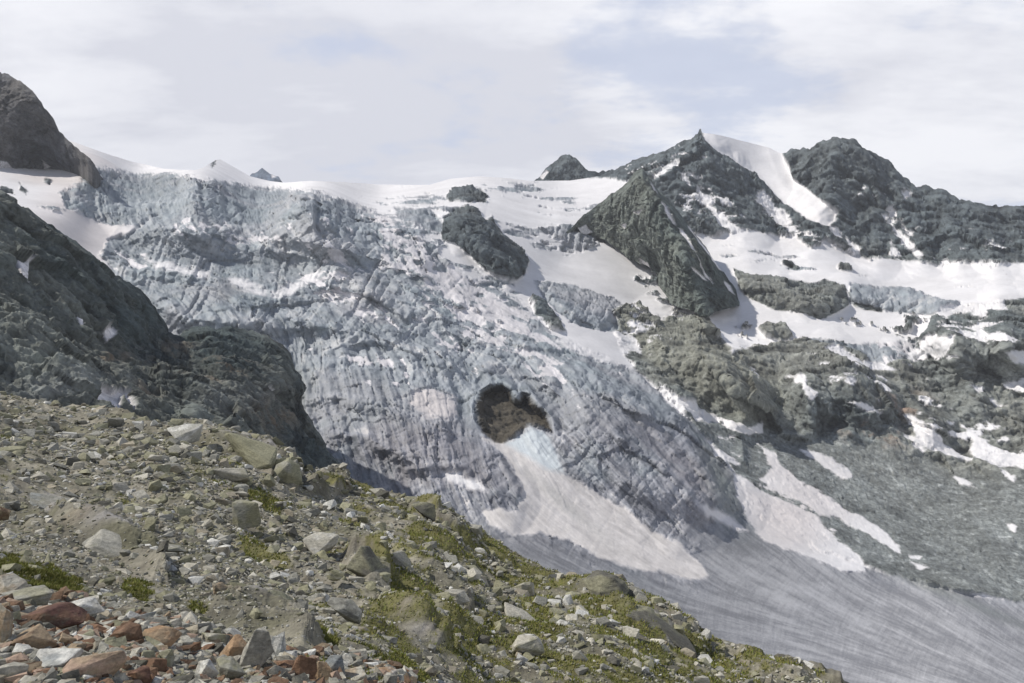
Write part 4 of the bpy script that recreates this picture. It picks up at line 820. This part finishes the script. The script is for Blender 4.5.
B('boulder', 765, 668, 40, 10, 'dark', 'lichen', 'last dark outcrop low on the ridge at right', 'bedrock slab', seed=79, block=.6, tilt=14, rough=.08)
B('boulder', 470, 572, 30, 10, 'lichen', 'pale', 'lichen-covered slab near the upper end of the moss', 'bedrock slab', seed=80, block=.8, tilt=28)
# rubble: sampled on the slope, biggest ones individually
NS = 70000
rr = np.random.RandomState(9)
vis = (gxf > -60) & (gxf < 1040) & (gyf < 730)
heap = poly_sd([(-100,585),(0,590),(60,600),(120,612),(170,622),(230,642),(300,652),(350,655),(410,676),(430,740),(-100,740)], gxf, gyf, 4) > 0
field = np.clip(.55 + .6 * fbm(G0, 7, 4, 130.), .08, 1.2)
for g in [(120,460,130,22,12,1.2),(270,575,90,26,22,1.5),(480,590,70,14,30,1.3),(480,660,50,20,30,1.2),(200,520,80,20,15,1.2),(640,675,120,12,10,1.4),(590,625,40,8,35,.8),(320,610,40,20,20,1.4)]:
    field = np.maximum(field, g[5] * gblob(gxf, gyf, *g[:5]))
wgt = field * (1 - .78 * green) * (1 - .8 * np.clip(slabm, 0, 1)) * vis
wgt = np.where(heap & vis, 1.6, wgt)
rowh = np.gradient(Y, axis=0).ravel(); wgt = wgt * rowh
wgt /= wgt.sum(); cs = np.cumsum(wgt)
idx = np.clip(np.searchsorted(cs, rr.rand(NS)), 0, len(cs) - 1)
dd = GV[idx, 1]; hp = heap[idx]
u = rr.rand(NS)
pxs_ = np.where(hp, 2.4, 2.0) * (1 - u) ** (-1 / np.where(hp, 1.9, 2.15)); pxs_ = np.clip(pxs_, 2.0, np.where(hp, 16, 17))
pxs_ = np.where(hp, pxs_ * 1.35, pxs_)
size = np.clip(pxs_ * dd / F, .018, 1.0)
pxs_ = size / dd * F
order = np.argsort(-pxs_)
sx_, sy_ = gxf[idx], gyf[idx]; inside = (sx_ > 4) & (sx_ < 1000) & (sy_ < 678)
oh = [i for i in order if hp[i] and inside[i]][:95]; os_ = [i for i in order if not hp[i] and inside[i]][:140]
indiv = oh + os_; order = np.array(indiv + [i for i in order if i not in set(indiv)]); NI = len(indiv)
protos = [bm_arrays(hull(200 + k, 11 + k % 4, [.2, .5, .8, 1.][k % 4])) for k in range(22)]
protos = [(unit(v), f) for v, f in protos]
def scol(k, i):
    if hp[i]:
        b_ = ['grey', 'pale', 'white', 'rust', 'tan', 'brown', 'pink', 'sand', 'grey', 'lichen', 'grey', 'dark', 'pale', 'brown'][rr.randint(14)]
    else:
        b_ = ['grey', 'lichen', 'pale', 'grey', 'olive', 'lichen', 'sand', 'pale', 'dark', 'lichen', 'grey', 'white'][rr.randint(12)]
    global last_col; last_col = b_
    return np.array(PAL[b_]) * rr.uniform(.75, 1.2)
def xform(i, v):
    s = size[i] * .5; fl = rr.uniform(.3, .55) if pxs_[i] > 15 else rr.uniform(.35, .8); st = rr.uniform(.6, 1.)
    q = v * np.array([s, s * st, s * fl]) @ eul(rr.uniform(-.5, .5), rr.uniform(-.5, .5), rr.uniform(0, 6.3)).T
    return q, GV[idx[i]] + np.array([0, 0, s * fl * rr.uniform(.1, .5)])
LBL = {}
for q_, i in enumerate(order[:NI]):
    v, f = hero_shape(500 + q_, 12, rr.choice([.3, .6, .9]), 1, .05); q, p = xform(i, v)
    c = np.tile(scol(0, i)[None], (len(v), 1)) * (1 + .18 * fbm((v + q_).astype(np.float32), .7, 2, 2.))[:, None]
    o = make_mesh('stone', q, f, c, M_STONE, False); o.location = tuple(p)
    cw = {'grey': 'grey', 'pale': 'pale beige', 'white': 'whitish', 'rust': 'rust-brown', 'tan': 'tan', 'brown': 'dark brown', 'pink': 'pinkish', 'sand': 'sand-coloured', 'lichen': 'grey-green', 'blue': 'bluish grey', 'dark': 'dark grey', 'olive': 'olive-grey'}[last_col]
    X0, Y0 = sx_[i], sy_[i]; hx, hy, hl_ = min(HEROES, key=lambda t: (t[0] - X0) ** 2 + ((t[1] - Y0) * 1.3) ** 2)
    ddx, ddy = X0 - hx, (Y0 - hy) * 1.3; gap = math.hypot(ddx, ddy)
    rel = ('right of' if ddx > 0 else 'left of') if abs(ddx) > abs(ddy) else ('in front of' if ddy > 0 else 'behind')
    if gap > 45: rel = 'well ' + rel if 'of' in rel and 'front' not in rel else rel
    sz = 'small' if pxs_[i] < 11 else 'fist-shaped' if 0 else 'squat'
    wds = []
    for w_ in hl_.split():
        if w_ in ('lying', 'directly', 'at', 'between', 'right', 'left', 'beside', 'behind', 'in', 'near', 'on', 'under', 'perched', 'next', 'above', 'sitting', 'standing', 'running', 'slanting', 'just', 'furthest', 'overhanging', 'high', 'cut', 'with', 'over'): break
        wds.append(w_)
    lb = '%s %s stone %s the %s' % (sz, cw, rel, ' '.join(wds[-8:])); LBL.setdefault(lb, []).append(o)
    tag(o, lb, 'stone')
for lb, os2 in LBL.items():
    os2.sort(key=lambda o: -max(o.dimensions))
    for n_, o in enumerate(os2):
        o['group'] = 'loose stones on the near slope'
        if len(os2) > 1: o['label'] = (('bigger ', 'smaller ') if len(os2) == 2 else ('largest ', 'medium-sized ', 'smaller ', 'tiniest ', 'lesser ', 'slight '))[min(n_, 5)] + lb
VV, FF, CC = [], [], []; base = 0
rest = order[NI:]
# in batches per prototype, vectorised
pk = rr.randint(0, len(protos), len(rest))
for k, (v, f) in enumerate(protos):
    ii = rest[pk == k]; n = len(ii)
    a = rr.uniform(0, 6.283, n); tx = rr.uniform(-.6, .6, n); s = size[ii] * .5; fl = rr.uniform(.35, .85, n); st = rr.uniform(.55, 1., n)
    L = np.stack([v[None, :, 0] * s[:, None], v[None, :, 1] * (s * st)[:, None], v[None, :, 2] * (s * fl)[:, None]], 2)
    y_ = L[..., 1] * np.cos(tx)[:, None] - L[..., 2] * np.sin(tx)[:, None]; z_ = L[..., 1] * np.sin(tx)[:, None] + L[..., 2] * np.cos(tx)[:, None]
    x_ = L[..., 0] * np.cos(a)[:, None] - y_ * np.sin(a)[:, None]; y2 = L[..., 0] * np.sin(a)[:, None] + y_ * np.cos(a)[:, None]
    W = np.stack([x_, y2, z_], 2) + GV[idx[ii]][:, None, :]; W[..., 2] += (s * fl * rr.uniform(0, .5, n))[:, None]
    VV.append(W.reshape(-1, 3)); FF.append((f[None] + (np.arange(n) * len(v))[:, None, None] + base).reshape(-1, 3)); base += n * len(v)
    cc_ = np.array([scol(0, i) for i in ii]); CC.append(np.repeat(cc_, len(v), 0))
ru = make_mesh('rubble', np.concatenate(VV), np.concatenate(FF), np.concatenate(CC), M_STONE, False)
tag(ru, 'small grey and brown rubble strewn over the whole near slope', 'rubble', kind='stuff')

# grass and moss: blades on the green patches
def leaf_mat():
    m = bpy.data.materials.new('grass_blades'); m.use_nodes = True; nt = m.node_tree; b = nt.nodes['Principled BSDF']
    at = N(nt, 'ShaderNodeAttribute', attribute_name='tint'); nt.links.new(at.outputs['Color'], b.inputs['Base Color']); b.inputs['Roughness'].default_value = .8
    b.inputs['Specular IOR Level'].default_value = .2
    return m
NB = 95000
wg = np.where(green > .35, green, 0) * vis * rowh * np.where(dist < 12, 3.0, 1.0); wg /= wg.sum()
ig = np.clip(np.searchsorted(np.cumsum(wg), rr.rand(NB)), 0, len(wg) - 1)
bp_ = GV[ig] + (rr.rand(NB, 3) - .5) * np.array([1, 1, 0]) * (GV[ig, 1:2] * .004)
hgt = np.clip(GV[ig, 1] * .0032, .035, .12) * rr.uniform(.5, 1.3, NB); wd = np.clip(GV[ig, 1] * .0009, .003, .04)
az = rr.uniform(0, 6.283, NB); ln = rr.uniform(.2, .9, NB) * hgt; la = rr.normal(.3, 1.0, NB)
side = np.stack([np.cos(az), np.sin(az), np.zeros(NB)], 1) * wd[:, None]
tip = bp_ + np.stack([np.cos(la) * ln, np.sin(la) * ln, hgt], 1)
GVt = np.stack([bp_ - side, bp_ + side, tip], 1).reshape(-1, 3)
t = rr.rand(NB)[:, None]; gcol = np.array([[.115, .15, .028]]) * (1 - t) + np.array([[.21, .19, .065]]) * t
gcol = gcol * np.clip(1 + .5 * fbm(G0[ig], 1.5, 3, 140.), .4, 1.6)[:, None]
go = make_mesh('grass', GVt, np.arange(NB * 3).reshape(-1, 3), np.repeat(gcol, 3, 0), leaf_mat(), False)
tag(go, 'short green and olive grass and moss between the stones', 'grass', kind='stuff')

# ------------------------------------------------------------------ air
hz = np.array([[x, y, z] for x in (-9000, 9000) for y in (-300, 7600) for z in (-1400, 1500)], float)
hf = np.array([[0, 1, 3, 2], [4, 6, 7, 5], [0, 4, 5, 1], [2, 3, 7, 6], [0, 2, 6, 4], [1, 5, 7, 3]])
hm = bpy.data.materials.new('haze_air'); hm.use_nodes = True; nt = hm.node_tree; nt.nodes.clear()
o_ = N(nt, 'ShaderNodeOutputMaterial'); pv = N(nt, 'ShaderNodeVolumePrincipled'); pv.inputs['Color'].default_value = (.86, .90, .97, 1); pv.inputs['Density'].default_value = 0.000032; pv.inputs['Anisotropy'].default_value = .1
nt.links.new(pv.outputs[0], o_.inputs['Volume'])
ho = make_mesh('haze', hz, hf, None, hm, False); tag(ho, 'thin pale mountain haze in the air of the valley', 'haze', kind='stuff')
